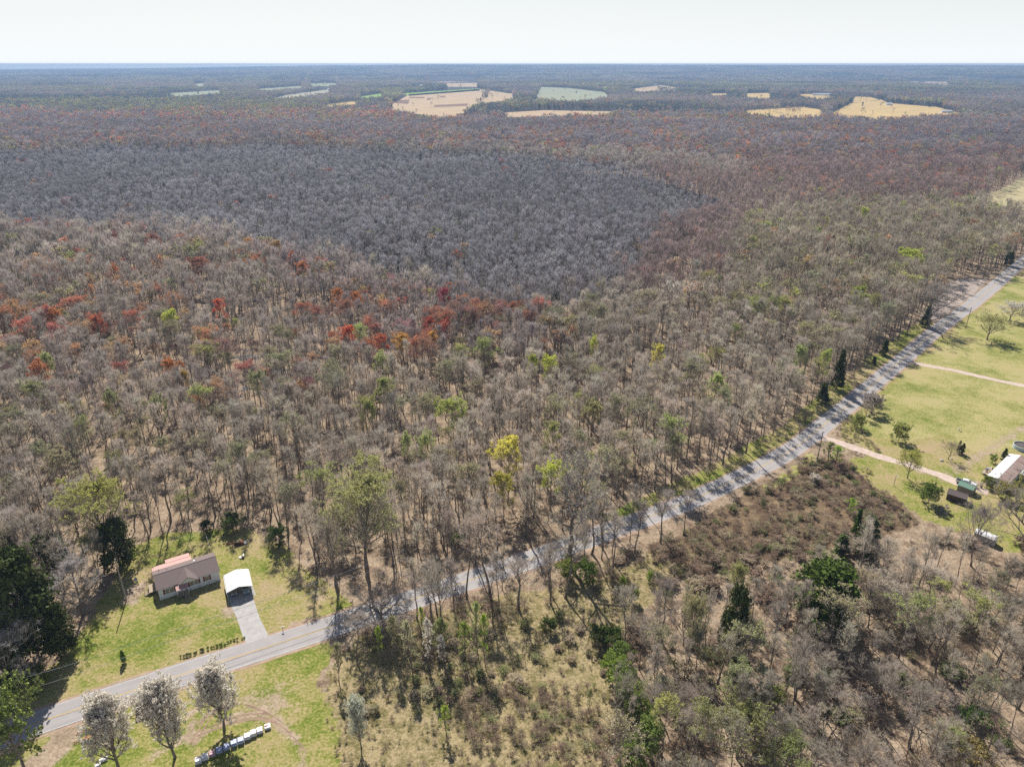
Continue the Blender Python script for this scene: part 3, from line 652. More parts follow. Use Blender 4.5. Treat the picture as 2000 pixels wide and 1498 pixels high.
reg('grand_oak', make_tree(571, 27, R=7.2, hb=.30, tilt=(66, 16), nl=15, ns=7, nt=4, ntw=8, r0=.62, twl=1.1, tww=.05, bud=.12, bsize=.25, prof='fan', crook=1.8, wob=.16))
# middle and far shapes
for i in range(5): reg('mid_bare_%d' % i, make_tree(600+i, 20, R=2.2+.35*i, hb=.42+.04*i, tilt=(30+3*i, 7), nl=10, ns=4, nt=0, ntw=9, twl=2.0, tww=.10, ks=(4, 3, 3), vert=1.1, wob=.08, r0=.2), bare=True)
for i in range(4): reg('mid_bud_%d' % i, make_tree(620+i, 20, R=3.2+.3*i, hb=.42+.03*i, tilt=(46, 12), nl=10, ns=4, nt=0, ntw=9, twl=1.6, tww=.10, bud=.95, bsize=.46, ks=(4, 3, 3), vert=.7, dome=2.5))
for i in range(4): reg('far_bare_%d' % i, make_tree(640+i, 18, R=3.6, hb=.35, tilt=(45, 10), nl=7, ns=2, nt=0, ntw=8, twl=2.6, tww=.36, ks=(3, 3, 3)), bare=True)
for i in range(3): reg('far_bud_%d' % i, make_tree(650+i, 18, R=5.2, hb=.35, nl=6, ns=2, nt=0, ntw=8, twl=2.4, tww=.35, bud=.95, bsize=1.25, ks=(3, 3, 3)))
reg('far_cedar', make_evergreen(660, 13, 3.2, n=260, size=1.3), leafmat='needle')
def clump(seed, evergreen=False):
    rng = np.random.default_rng(seed); B = TB(); n = 200
    c = rng.uniform(-15, 15, size=(11, 2)); src = rng.integers(0, 11, n); u = rng.normal(size=(n, 3)); u /= np.linalg.norm(u, axis=1)[:, None]; u[:, 2] = np.abs(u[:, 2])
    p = np.zeros((n, 3)); p[:, :2] = c[src]+u[:, :2]*4.5; p[:, 2] = 10+u[:, 2]*(5+2.5*rng.uniform(size=11)[src]); chips(B, p, np.full(n, 3.4), rng, .3)
    return TB(), B, TB()
for i in range(3): reg_ = tb_mesh('far_wood_clump_%d' % i, [(clump(700+i)[1], M['twig'])]); PROTO['clump_%d' % i] = dict(full=reg_)

# ------------------------------------------------------------------ where trees stand
KEEP_FAR = [pl for _, pl, _ in FIELDS]
LOT = [(-300, 1440), (0, 1330), (95, 1290), (150, 1235), (200, 1150), (262, 1080), (330, 1048), (400, 1032), (480, 1024), (545, 1040), (575, 1080), (605, 1125), (655, 1168), (700, 1185), (720, 1300), (600, 1700), (-300, 1700)]
EAST = [(2200, 470), (2000, 508), (1935, 545), (1925, 546), (1862, 542), (1830, 585), (1830, 612), (1797, 664), (1700, 740), (1600, 850), (1560, 905), (1420, 985), (1270, 1080), (1235, 1240), (1330, 1200), (1400, 1205), (1480, 1185), (1560, 1170), (1640, 1120), (1720, 1085), (1850, 1105), (1960, 1130), (2200, 1140)]
MEADOW_T = [(700, 1345), (830, 1285), (900, 1240), (1010, 1225), (1150, 1175), (1235, 1150), (1345, 1110), (1200, 1240), (1190, 1500), (1210, 1700), (600, 1700), (655, 1500), (630, 1400)]
def road_side(x, y):
    yy = np.interp(x, road_c[:, 0], road_c[:, 1]); return np.asarray(y)-yy
def allowed(x, y):
    """True where the photo shows woods"""
    px, py, _ = proj(x, y, 0); D = np.hypot(x, y); okk = np.ones(len(x), bool)
    near = D < 900
    okk &= ~(near & inpoly(px, py, LOT)) & ~(near & inpoly(px, py, EAST)) & ~(near & inpoly(px, py, MEADOW_T)) & ~(near & inpoly(px, py, [(640, 1200), (1340, 1000), (1340, 1160), (640, 1400)]) & (RNG.uniform(size=len(x)) < .55) & (road_side(x, y) < 0)) & ~(near & inpoly(px, py, LAWN_B))
    d = road_dist(x, y); side = px > 1330
    okk &= ~(near & (d < np.where(side & (py > 560), 8.5, 6.0)))
    pxm, pym, _ = proj(x, y, 9.0); pxt, pyt, _ = proj(x, y, 17.0)
    ew = (fbm(x, y, 90, 31)-.5)*22; ev = ((fbm(x, y, 110, 32)-.5)*7+(fbm(x, y, 28, 33)-.5)*4)*np.where(D > 2600, .35, 1); ew = ew*np.where(D > 2600, .5, 1)
    rare = (RNG.uniform(size=len(x)) < .006) | ((np.abs(np.sin(x/260+.4)) < .03) & (fbm(x, y, 200, 35) > .5) & (D > 900))
    for pl in KEEP_FAR:
        okk &= ~(inpoly(px+ew, py+ev, pl) | inpoly(pxm+ew, pym+ev, pl) | inpoly(pxt+ew, pyt+ev, pl)) | rare
    for _, bx, by, Lh, _, _ in BARNS:
        b = P(bx, by); dx = np.abs(x-b.x-0); okk &= ~((dx < Lh*.75+4) & (y < b.y+16) & (y > b.y*.86))
    return okk
def cells(y0, y1, s):
    out = []
    ys = np.arange(y0, y1, s)
    for yy in ys:
        hw = yy*.80+70; xs = np.arange(-hw, hw, s); out.append(np.stack([xs, np.full(len(xs), yy)], 1))
    a = np.concatenate(out); a += RNG.uniform(-.48, .48, a.shape)*s; return a
ZONES = [('left', [(-800, 222), (2800, 222), (2800, 420), (-800, 500)], (.93, .03, .02, .02, 0)),  # canopy polygons in the photo: name, polygon, tint palette, chances (bare, yellow-green, orange, red, cedar), height, thinning
 ('swamp', [(-600, 330), (0, 300), (250, 283), (600, 290), (1000, 300), (1250, 335), (1390, 370), (1440, 395), (1330, 430), (1300, 480), (1240, 560), (1080, 600), (960, 600), (850, 555), (700, 520), (600, 500), (520, 470), (420, 450), (300, 440), (-600, 440)], (.985, .002, .003, .005, .005)),
 ('maroon', [(1250, 335), (1560, 350), (1520, 420), (1450, 500), (1330, 560), (1220, 560), (1300, 480), (1330, 430), (1440, 395)], (.955, .01, .02, .015, 0)),
 ('flame', [(-600, 222), (500, 215), (1000, 226), (1700, 228), (2600, 250), (2600, 330), (1700, 330), (1250, 300), (1000, 292), (600, 285), (250, 282), (0, 295), (-600, 320)], (.62, .08, .20, .10, 0)),
 ('embers', [(480, 460), (620, 500), (760, 560), (1000, 590), (1110, 640), (1100, 700), (900, 695), (640, 690), (560, 620), (440, 520)], (.72, .04, .10, .14, 0)),
 ('east_embers', [(1450, 300), (2200, 300), (2200, 360), (1600, 400), (1480, 370)], (.87, .03, .07, .03, 0)),
 ('olive', [(1480, 400), (2200, 340), (2200, 560), (1860, 560), (1500, 600), (1400, 480)], (.74, .22, .02, .01, .002)),
 ('left', [(-600, 440), (300, 440), (480, 470), (640, 690), (560, 790), (-600, 800)], (.84, .055, .065, .04, .001)),
]
def palette(kind, n, zone, rng, D):
    def c(base, v=.18, h=.018): 
        k = np.array(base)[None]*rng.uniform(1-v, 1+v, (n, 1)); return np.clip(k*(1+rng.normal(size=(n, 3))*h), .01, .9)
    if kind == 'bare':
        base = {'swamp': (.41, .39, .40), 'maroon': (.42, .32, .29), 'flame': (.38, .335, .335), 'embers': (.42, .36, .33), 'olive': (.46, .40, .31), 'left': (.47, .41, .355), 'east_embers': (.38, .29, .265), 'hills': (.34, .31, .31)}.get(zone, (.53, .465, .385))
        return c(base, .12 if zone == 'swamp' else .24)
    if kind == 'green':
        a = c((.52, .54, .18), .2, .05); b = c((.46, .43, .24), .18, .05); w = rng.uniform(size=(n, 1)) < (.75 if zone != 'olive' else .8); return np.where(w, b, a)
    if kind == 'orange':
        a = c((.68, .36, .19), .2, .08); b = c((.68, .48, .25), .2, .06); w = rng.uniform(size=(n, 1)) < .35; return np.where(w, b, a)
    if kind == 'red':
        a = c((.66, .28, .17), .22, .10); b = c((.52, .31, .26), .15, .06); w = rng.uniform(size=(n, 1)) < .5; return np.where(w, b, a)
    return c((.05, .07, .025), .3, .1)
BANDS = [(88, 330, 4.9, 'near'), (330, 560, 5.2, 'mid'), (560, 1500, 6.6, 'mid'), (1500, 5200, 10.0, 'far'), (5200, 14500, 22.0, 'clump')]
LODS = {('near', 'bare'): ['bare_hardwood_%d' % i for i in range(NB)], ('near', 'bud'): ['budding_hardwood_%d' % i for i in range(ND)], ('near', 'cedar'): ['cedar_0', 'cedar_1', 'cedar_narrow'],
        ('mid', 'bare'): ['mid_bare_%d' % i for i in range(5)], ('mid', 'bud'): ['mid_bud_%d' % i for i in range(4)], ('mid', 'cedar'): ['far_cedar'],
        ('far', 'bare'): ['far_bare_%d' % i for i in range(4)], ('far', 'bud'): ['far_bud_%d' % i for i in range(3)], ('far', 'cedar'): ['far_cedar'],
        ('clump', 'bare'): ['clump_%d' % i for i in range(3)]}
LODS[('clump', 'bud')] = LODS[('clump', 'bare')]; LODS[('clump', 'cedar')] = LODS[('clump', 'bare')]
REC = []   # x, y, z, family, proto, scale, tint, kind, zone
KEEP_OUT = []   # (x, y, r) around hand-placed trees; filled from SPECIAL below
# ------------------------------------------------------------------ trees and bushes singled out in the photo
YG = (.74, .78, .17); YE = (.88, .80, .20); OL = (.54, .53, .22); PG = (.60, .64, .28); RD = (.84, .25, .12); OR = (.72, .33, .12); GO = (.80, .50, .14); CR = (.55, .14, .17); DG = (.09, .11, .035); BG = (.24, .36, .055); WH = (.88, .82, .71); GY = (.50, .43, .375); PGR = (.52, .48, .46)
SPECIAL = []
for _x, _y, _r in ((488, 735, 7), (500, 712, 8), (520, 745, 6), (410, 600, 10), (725, 640, 7), (452, 770, 4)): _b = P(_x, _y); KEEP_OUT.append((_b.x, _b.y, _r*.7)); KEEP_OUT.append((_b.x, _b.y-_r, _r*.5))
def crown(cx, cy, rp, tint, label, name='budding_tree', proto=None, h=17.5, hs=1.0, cat='budding tree'):
    b = P(cx, cy, h); zc = proj(b.x, b.y, h)[2]; R = rp*zc/F; pr = proto or random.choice(['bright_budding_%d' % i for i in range(3)] if zc < 620 else ['mid_bud_%d' % i for i in range(4)])
    nh, nr = nom(pr); SPECIAL.append((name, pr, b.x, b.y, R/nr, R/nr, (h+3.8)/21*hs, tint, label, cat, None)); KEEP_OUT.append((b.x, b.y, min(R*.9, 5.5))); KEEP_OUT.append((b.x, b.y-5, min(R*.8, 4.5)))
def foot(bx, by, ty, wpx, tint, label, name, proto, cat, group=None, keep=True):
    b = P(bx, by); H = height_of((bx, by), ty); zc = proj(b.x, b.y, H*.6)[2]; R = wpx/2*zc/F; nh, nr = nom(proto)
    SPECIAL.append((name, proto, b.x, b.y, R/nr, R/nr, H/nh, tint, label, cat, group))
    if keep: KEEP_OUT.append((b.x, b.y, max(R*.7, 2)))
crown(330, 622, 20, YG, 'bright yellow green round crown alone in the grey woods above the house, far left')
crown(992, 885, 44, YE, 'brightest yellow tree, high crown just left of the big roadside oak')
crown(985, 948, 36, (.60, .55, .12), 'dull yellow crown directly below the brightest yellow tree', h=13)
crown(1072, 920, 32, YG, 'light green crown touching the left side of the big roadside oak')
crown(885, 792, 38, (.58, .62, .2), 'broad light green crown up and left of the brightest yellow tree')
crown(828, 862, 22, PG, 'small pale green crown below the broad light green one'); crown(798, 866, 14, PG, 'little pale green crown left of the small pale green one')
crown(1150, 800, 27, (.55, .52, .25), 'pale straw green crown up and right of the brightest yellow tree'); crown(1078, 845, 22, OL, 'olive yellow domed crown above the big roadside oak')
crown(1286, 690, 17, YE, 'small yellow crown high in the woods right of centre'); crown(1080, 712, 22, YG, 'right one of two lime green crowns near the middle of the woods'); crown(1037, 709, 13, YG, 'left small lime green crown near the middle of the woods')
crown(1157, 672, 11, YG, 'tiny lime green crown at the lower right end of the red maples'); crown(1398, 745, 22, (.6, .66, .25), 'lime green crown left of the dark cedar by the straight road')
crown(752, 756, 24, (.5, .52, .2), 'green tufted crown on the dark crooked tree left of centre'); crown(715, 800, 16, (.5, .52, .2), 'low side tuft of green left of the dark crooked tree'); crown(748, 705, 19, PG, 'pale green crown below the gold maple')
crown(1785, 508, 27, (.66, .72, .14), 'tall bright lime tree behind the brown plot by the road', hs=1.15); crown(1681, 570, 12, (.6, .66, .16), 'small lime crown left of the tall bright lime tree')
crown(1690, 414, 12, YG, 'small lime crown at the top of the right hand woods'); crown(1592, 455, 20, (.52, .54, .22), 'left one of three pale green crowns in the right hand woods'); crown(1655, 447, 23, (.50, .50, .2), 'middle and widest of three pale green crowns in the right hand woods'); crown(1711, 438, 13, OL, 'right one of three pale green crowns, olive and small')
crown(1672, 574, 13, YG, 'round lime crown left of the brown roadside plot'); crown(1385, 541, 20, (.56, .5, .2), 'straw yellow crown high above the road bend'); crown(1565, 690, 18, (.55, .6, .25), 'soft green crown left of the cedar pair by the straight road'); crown(1612, 700, 15, (.60, .66, .2), 'light green crown touching the tall dark cedar by the road')
foot(718, 1128, 918, 150, OL, 'very wide olive budding tree standing behind the road right of the house', 'budding_tree', 'broad_budding_0', 'budding tree'); crown(660, 1010, 36, OL, 'olive lower crown on the left flank of the very wide olive tree', h=9)
foot(205, 1095, 938, 125, (.56, .55, .17), 'big domed yellow green tree left of the white house', 'budding_tree', 'broad_budding_1', 'budding tree'); crown(85, 705, 16, PG, 'faint green crown at far left of the woods'); crown(300, 790, 24, (.46, .46, .22), 'soft olive crown left of centre in the left woods'); crown(222, 780, 18, (.46, .46, .22), 'small olive crown next to the soft olive crown')
crown(500, 745, 22, (.45, .46, .24), 'grey green crown beside the standing water'); crown(62, 765, 28, (.46, .46, .22), 'wide olive crown at the left edge of the woods'); crown(120, 900, 34, (.5, .44, .27), 'tan budding crown above the domed yellow green tree')
crown(675, 652, 20, RD, 'scarlet maple crown, the brightest red in the photo', 'red_budding_tree'); crown(742, 670, 20, (.74, .27, .13), 'red orange maple left of the gold maple', 'red_budding_tree'); crown(783, 668, 22, GO, 'gold maple crown among the reds', 'orange_budding_tree'); crown(846, 662, 15, GO, 'small gold maple right of the larger gold maple', 'orange_budding_tree')
crown(872, 640, 24, (.70, .24, .16), 'wide red maple right of the small gold maple', 'red_budding_tree'); crown(838, 635, 16, (.60, .17, .10), 'narrow red maple above the small gold maple', 'red_budding_tree'); crown(866, 577, 16, CR, 'crimson pink maple above the wide red maple', 'red_budding_tree'); crown(590, 523, 20, (.66, .31, .15), 'orange maple on the edge of the dark woods', 'orange_budding_tree')
crown(567, 503, 13, (.6, .24, .12), 'small red orange maple above the orange edge maple', 'orange_budding_tree'); crown(492, 510, 26, (.60, .28, .13), 'large rust orange maple at the edge of the dark woods', 'orange_budding_tree'); crown(655, 577, 15, OR, 'orange maple at the left end of the red cluster', 'orange_budding_tree'); crown(700, 582, 14, OR, 'orange maple in the middle of the red cluster', 'orange_budding_tree')
crown(219, 527, 12, OR, 'lone small orange maple in the upper left woods', 'orange_budding_tree'); crown(178, 457, 7, RD, 'tiny scarlet maple at the upper left edge', 'red_budding_tree'); crown(484, 476, 12, GO, 'yellow maple beside the large rust orange maple', 'orange_budding_tree'); crown(536, 482, 14, (.62, .42, .16), 'tan gold maple on the edge of the dark woods', 'orange_budding_tree')
crown(428, 598, 15, RD, 'red maple right of the lone bright yellow green crown', 'red_budding_tree'); crown(188, 630, 20, (.66, .24, .13), 'flat red orange maple left of the lone yellow green crown', 'red_budding_tree'); crown(113, 617, 16, OR, 'orange maple in the left woods, above the flat red one', 'orange_budding_tree'); crown(330, 718, 22, OR, 'orange maple below the lone yellow green crown', 'orange_budding_tree'); crown(362, 742, 11, (.60, .40, .1), 'small mustard maple touching the orange maple', 'orange_budding_tree')
crown(78, 722, 22, (.66, .30, .14), 'orange maple near the left edge', 'orange_budding_tree'); crown(395, 512, 24, (.56, .27, .18), 'dusty red maple at the upper left', 'red_budding_tree'); crown(216, 463, 12, (.6, .2, .12), 'small red maple at the top of the left woods', 'red_budding_tree'); crown(295, 467, 17, (.58, .25, .15), 'orange red maple at the top of the left woods', 'red_budding_tree'); crown(1510, 455, 9, OR, 'lone orange maple above the right woods', 'orange_budding_tree'); crown(1400, 508, 14, (.56, .28, .2), 'faded red maple above the road bend', 'red_budding_tree')
# dark crooked tree, big oak, roadside giants
foot(768, 885, 762, 62, (.30, .26, .22), 'dark crooked bare tree with snaking limbs in the middle of the woods', 'crooked_tree', 'grand_oak', 'bare tree')
foot(1112, 1102, 880, 150, (.56, .56, .34), 'biggest tree in the photo, gnarled oak standing at the road edge', 'oak_tree', 'grand_oak', 'bare tree')
foot(745, 1242, 1150, 150, GY, 'bare dark-trunked tree overhanging the road right of the lawn', 'bare_tree', 'wide_bare_1', 'bare tree'); foot(722, 1150, 960, 90, (.5, .46, .33), 'tall ivy-footed tree across the road from the overhanging tree', 'bare_tree', 'bare_hardwood_3', 'bare tree')
foot(662, 1330, 1255, 26, (.44, .42, .22), 'slim olive budding tree at the edge of the south lawn', 'budding_tree', 'sapling_0', 'budding tree'); foot(697, 1285, 1195, 60, GY, 'bare tree left of the overhanging tree', 'bare_tree', 'bare_hardwood_2', 'bare tree')
foot(888, 1200, 1085, 46, GY, 'thin bare tree standing in front of the road near the dark mailbox', 'bare_tree', 'bare_hardwood_0', 'bare tree'); foot(843, 1215, 1130, 70, GY, 'bushy bare tree right of the overhanging tree', 'bare_tree', 'bare_hardwood_5', 'bare tree')
foot(1012, 1188, 1085, 60, GY, 'thin bare tree left of the big oak on the near side of the road', 'bare_tree', 'bare_hardwood_1', 'bare tree'); foot(1075, 1178, 1075, 44, GY, 'second thin bare tree left of the big oak on the near side of the road', 'bare_tree', 'bare_hardwood_4', 'bare tree')
foot(1195, 1092, 1000, 34, GY, 'first thin bare tree right of the big oak on the near side', 'bare_tree', 'bare_hardwood_0', 'bare tree'); foot(1240, 1080, 975, 34, GY, 'second thin bare tree right of the big oak on the near side', 'bare_tree', 'bare_hardwood_4', 'bare tree'); foot(1290, 1060, 955, 40, GY, 'third thin bare tree right of the big oak on the near side', 'bare_tree', 'bare_hardwood_1', 'bare tree'); foot(1335, 1045, 955, 30, GY, 'last thin bare tree on the near side before the brush', 'bare_tree', 'bare_hardwood_5', 'bare tree')
foot(960, 1185, 1110, 44, GY, 'small twiggy bare tree on the near verge left of centre', 'bare_tree', 'bare_hardwood_2', 'bare tree'); foot(1140, 1110, 1020, 30, GY, 'thin pole-like bare tree beside the big oak trunk', 'bare_tree', 'bare_hardwood_1', 'bare tree')
foot(1812, 642, 545, 90, (.36, .32, .28), 'dark bare tree at the road edge below the brown plot', 'bare_tree', 'wide_bare_0', 'bare tree')
# flowering pears
foot(232, 1502, 1356, 78, WH, 'leftmost of the three tall white flowering pears by the road', 'flowering_pear', 'flowering_pear_0', 'pear tree'); foot(342, 1478, 1322, 72, WH, 'middle of the three tall white flowering pears by the road', 'flowering_pear', 'flowering_pear_1', 'pear tree'); foot(438, 1424, 1296, 72, WH, 'rightmost of the three tall white flowering pears by the road', 'flowering_pear', 'flowering_pear_0', 'pear tree')
foot(1972, 626, 588, 56, (.80, .76, .66), 'white flowering tree in the far right field', 'flowering_tree', 'lawn_tree_0', 'pear tree')
foot(706, 1460, 1362, 34, (.74, .76, .62), 'small white flowering pear alone at the bottom of the meadow', 'flowering_pear', 'flowering_pear_1', 'pear tree')
foot(838, 1310, 1208, 20, WH, 'slim white pear sapling in the sapling row', 'flowering_pear', 'sapling_1', 'pear tree'); foot(868, 1300, 1240, 26, WH, 'short white pear sapling in the sapling row', 'flowering_pear', 'sapling_0', 'pear tree'); foot(806, 1312, 1212, 32, (.62, .60, .36), 'cream and green pear sapling at the left of the sapling row', 'flowering_pear', 'sapling_0', 'pear tree')
foot(746, 1290, 1222, 15, (.46, .60, .07), 'narrow lime sapling left of the sapling row', 'sapling', 'sapling_1', 'sapling'); foot(828, 1262, 1182, 18, (.46, .56, .08), 'narrow lime sapling behind the white pears', 'sapling', 'sapling_0', 'sapling'); foot(905, 1290, 1215, 26, (.36, .44, .09), 'green sapling in the middle of the sapling row', 'sapling', 'sapling_1', 'sapling')
foot(934, 1285, 1178, 30, (.52, .58, .22), 'tallest pale lime sapling at the right end of the row', 'sapling', 'sapling_0', 'sapling'); foot(948, 1300, 1200, 20, (.38, .54, .06), 'vivid lime sapling at the very right end of the row', 'sapling', 'sapling_1', 'sapling'); foot(772, 1290, 1198, 34, (.44, .42, .22), 'olive sapling between the lime and white saplings', 'sapling', 'sapling_0', 'sapling'); foot(858, 1280, 1210, 36, (.30, .34, .12), 'dull green sapling behind the short white pear', 'sapling', 'sapling_1', 'sapling')
foot(872, 1435, 1382, 28, (.50, .60, .10), 'lone lime green conical sapling in the brown meadow', 'sapling', 'sapling_0', 'sapling'); foot(1148, 1390, 1345, 16, (.46, .46, .2), 'faint olive sapling near the bright green thicket', 'sapling', 'sapling_1', 'sapling')
foot(1660, 1010, 972, 22, (.40, .60, .08), 'vivid lime sapling in the brush right of the road', 'sapling', 'sapling_0', 'sapling'); foot(1634, 912, 873, 26, (.42, .56, .12), 'bright green sapling where the dirt driveway leaves the road', 'sapling', 'sapling_1', 'sapling'); foot(1618, 900, 866, 30, (.32, .34, .12), 'duller green sapling beside the driveway mouth', 'sapling', 'sapling_0', 'sapling')
foot(1588, 944, 926, 18, WH, 'small white blossoming bush in the brush', 'flowering_bush', 'leafy_shrub_0', 'bush'); foot(1216, 1148, 1125, 12, (.42, .56, .10), 'small lime bush in the tan meadow nearest the woods', 'bush', 'leafy_shrub_1', 'bush'); foot(1268, 1140, 1115, 12, (.42, .56, .10), 'small lime bush right of its twin in the tan meadow', 'bush', 'leafy_shrub_2', 'bush'); foot(1240, 1175, 1150, 16, (.42, .52, .14), 'small lime bush on the edge of the bottom woods', 'bush', 'leafy_shrub_1', 'bush')
# dark evergreens
foot(78, 1290, 1082, 106, DG, 'huge dark cedar left of the house, darkest tree in the photo', 'cedar_tree', 'cedar_0', 'evergreen'); foot(237, 1112, 1020, 62, DG, 'dark round cedar next to the back fence of the house', 'cedar_tree', 'cedar_1', 'evergreen'); foot(102, 1105, 1042, 60, (.07, .10, .03), 'dark cedar behind the huge one', 'cedar_tree', 'cedar_1', 'evergreen')
foot(35, 1110, 1035, 40, DG, 'slim dark cedar near the left edge', 'cedar_tree', 'cedar_narrow', 'evergreen'); foot(6, 1235, 1125, 66, DG, 'dark cedar cut by the left edge of the photo', 'cedar_tree', 'cedar_0', 'evergreen'); foot(130, 1280, 1180, 50, DG, 'low dark cedar at the right foot of the huge one', 'cedar_tree', 'cedar_1', 'evergreen'); foot(40, 1345, 1255, 40, DG, 'dark cedar behind the sprawling bare tree', 'cedar_tree', 'cedar_1', 'evergreen')
foot(1604, 1222, 1104, 110, (.10, .145, .028), 'large sunlit green cedar in the bottom right woods', 'cedar_tree', 'cedar_1', 'evergreen'); foot(1422, 1300, 1145, 48, DG, 'tall black-green cedar left of the large sunlit one', 'cedar_tree', 'cedar_0', 'evergreen'); foot(1684, 1095, 1010, 44, DG, 'dark cedar at the top of the bottom right woods', 'cedar_tree', 'cedar_narrow', 'evergreen'); foot(1640, 1090, 1045, 30, (.08, .12, .03), 'small dark cedar left of its taller neighbour', 'cedar_tree', 'cedar_narrow', 'evergreen'); foot(1670, 1045, 995, 16, (.09, .15, .03), 'thin green cedar at the edge of the brush', 'cedar_tree', 'cedar_narrow', 'evergreen')
foot(1633, 762, 684, 20, DG, 'tall dark cedar beside the straight road', 'cedar_tree', 'cedar_narrow', 'evergreen'); foot(1605, 787, 750, 20, DG, 'short dark cedar beside the straight road, left of the tall one', 'cedar_tree', 'cedar_narrow', 'evergreen'); foot(1726, 694, 664, 15, DG, 'small dark cedar up the road from the tall one', 'cedar_tree', 'cedar_narrow', 'evergreen'); foot(1706, 712, 697, 9, DG, 'tiny dark cedar at the road edge', 'cedar_tree', 'cedar_narrow', 'evergreen')
foot(1874, 462, 420, 28, DG, 'dark pine standing above the far right woods', 'cedar_tree', 'cedar_0', 'evergreen'); foot(1968, 520, 492, 15, DG, 'dark cedar at the far end of the road', 'cedar_tree', 'cedar_0', 'evergreen'); foot(1806, 638, 598, 16, DG, 'dark cedar behind the bare roadside tree at the brown plot', 'cedar_tree', 'cedar_narrow', 'evergreen')
foot(1878, 886, 866, 8, DG, 'right one of two arborvitae spires on the east lawn', 'arborvitae', 'arborvitae', 'evergreen'); foot(1870, 886, 861, 7, (.12, .09, .05), 'browning arborvitae spire left of the green one', 'arborvitae', 'arborvitae', 'evergreen'); foot(1958, 902, 876, 9, DG, 'arborvitae spire beside the long white mobile home', 'arborvitae', 'arborvitae', 'evergreen')
# left yard
foot(28, 1350, 1222, 150, PGR, 'sprawling pale bare tree at the lower left', 'bare_tree', 'wide_bare_2', 'bare tree'); foot(162, 1202, 1085, 110, PGR, 'pale leaning bare tree between the huge cedar and the house', 'bare_tree', 'wide_bare_0', 'bare tree'); foot(78, 1345, 1308, 44, (.20, .25, .05), 'low olive bush below the sprawling bare tree', 'bush', 'leafy_shrub_0', 'bush')
foot(10, 1375, 1330, 60, (.17, .22, .05), 'dark green bush at the left edge', 'bush', 'leafy_shrub_1', 'bush'); foot(52, 1512, 1352, 128, (.27, .33, .08), 'big loose green pine filling the bottom left corner', 'pine_tree', 'pine', 'pine'); foot(243, 1294, 1270, 10, (.2, .30, .06), 'tiny lone evergreen sapling on the front lawn', 'sapling', 'arborvitae', 'sapling')
# east yard
foot(1772, 934, 878, 48, (.56, .56, .13), 'round yellow green tree over the dirt driveway', 'yard_tree', 'lawn_tree_1', 'yard tree'); foot(1812, 984, 946, 38, (.20, .27, .055), 'dense round green bush below the driveway', 'bush', 'leafy_shrub_2', 'bush'); foot(1754, 862, 828, 34, (.40, .43, .13), 'upright olive bush on the east lawn', 'bush', 'leafy_shrub_0', 'bush'); foot(1674, 836, 808, 28, (.38, .42, .12), 'olive bush beside the road above the driveway mouth', 'bush', 'leafy_shrub_1', 'bush')
foot(1852, 897, 860, 34, (.44, .40, .28), 'small bare tree in a mulch bed on the east lawn', 'bare_tree', 'wide_bare_1', 'bare tree'); foot(1928, 664, 610, 66, (.62, .62, .26), 'wide lime budding tree in the far right field', 'yard_tree', 'lawn_tree_0', 'yard tree'); foot(1938, 904, 888, 14, (.26, .36, .06), 'small round bush at the deck of the mobile home', 'bush', 'leafy_shrub_0', 'bush')
foot(1926, 952, 930, 20, (.28, .32, .07), 'olive bush at the near end of the mobile home', 'bush', 'leafy_shrub_1', 'bush'); foot(1962, 976, 945, 40, (.42, .38, .14), 'tan green shrub in front of the mobile home', 'bush', 'leafy_shrub_2', 'bush'); foot(1996, 1020, 935, 62, (.44, .42, .14), 'yellow green tree cut by the right edge of the photo', 'yard_tree', 'lawn_tree_1', 'yard tree')
foot(1896, 1105, 985, 80, (.42, .36, .32), 'tall bare tree in front of the pale lower shed', 'bare_tree', 'wide_bare_2', 'bare tree'); foot(2010, 1115, 940, 190, (.36, .31, .27), 'large dark-limbed bare tree leaning in from the right edge', 'bare_tree', 'wide_bare_0', 'bare tree')
foot(1702, 806, 768, 40, GY, 'scrubby bare thicket tree at the right edge of the straight road', 'bare_tree', 'leafy_shrub_1', 'bare tree'); foot(1690, 818, 785, 24, (.42, .36, .31), 'small scrubby bare tree below the roadside thicket', 'bare_tree', 'brush_clump_1', 'bare tree')
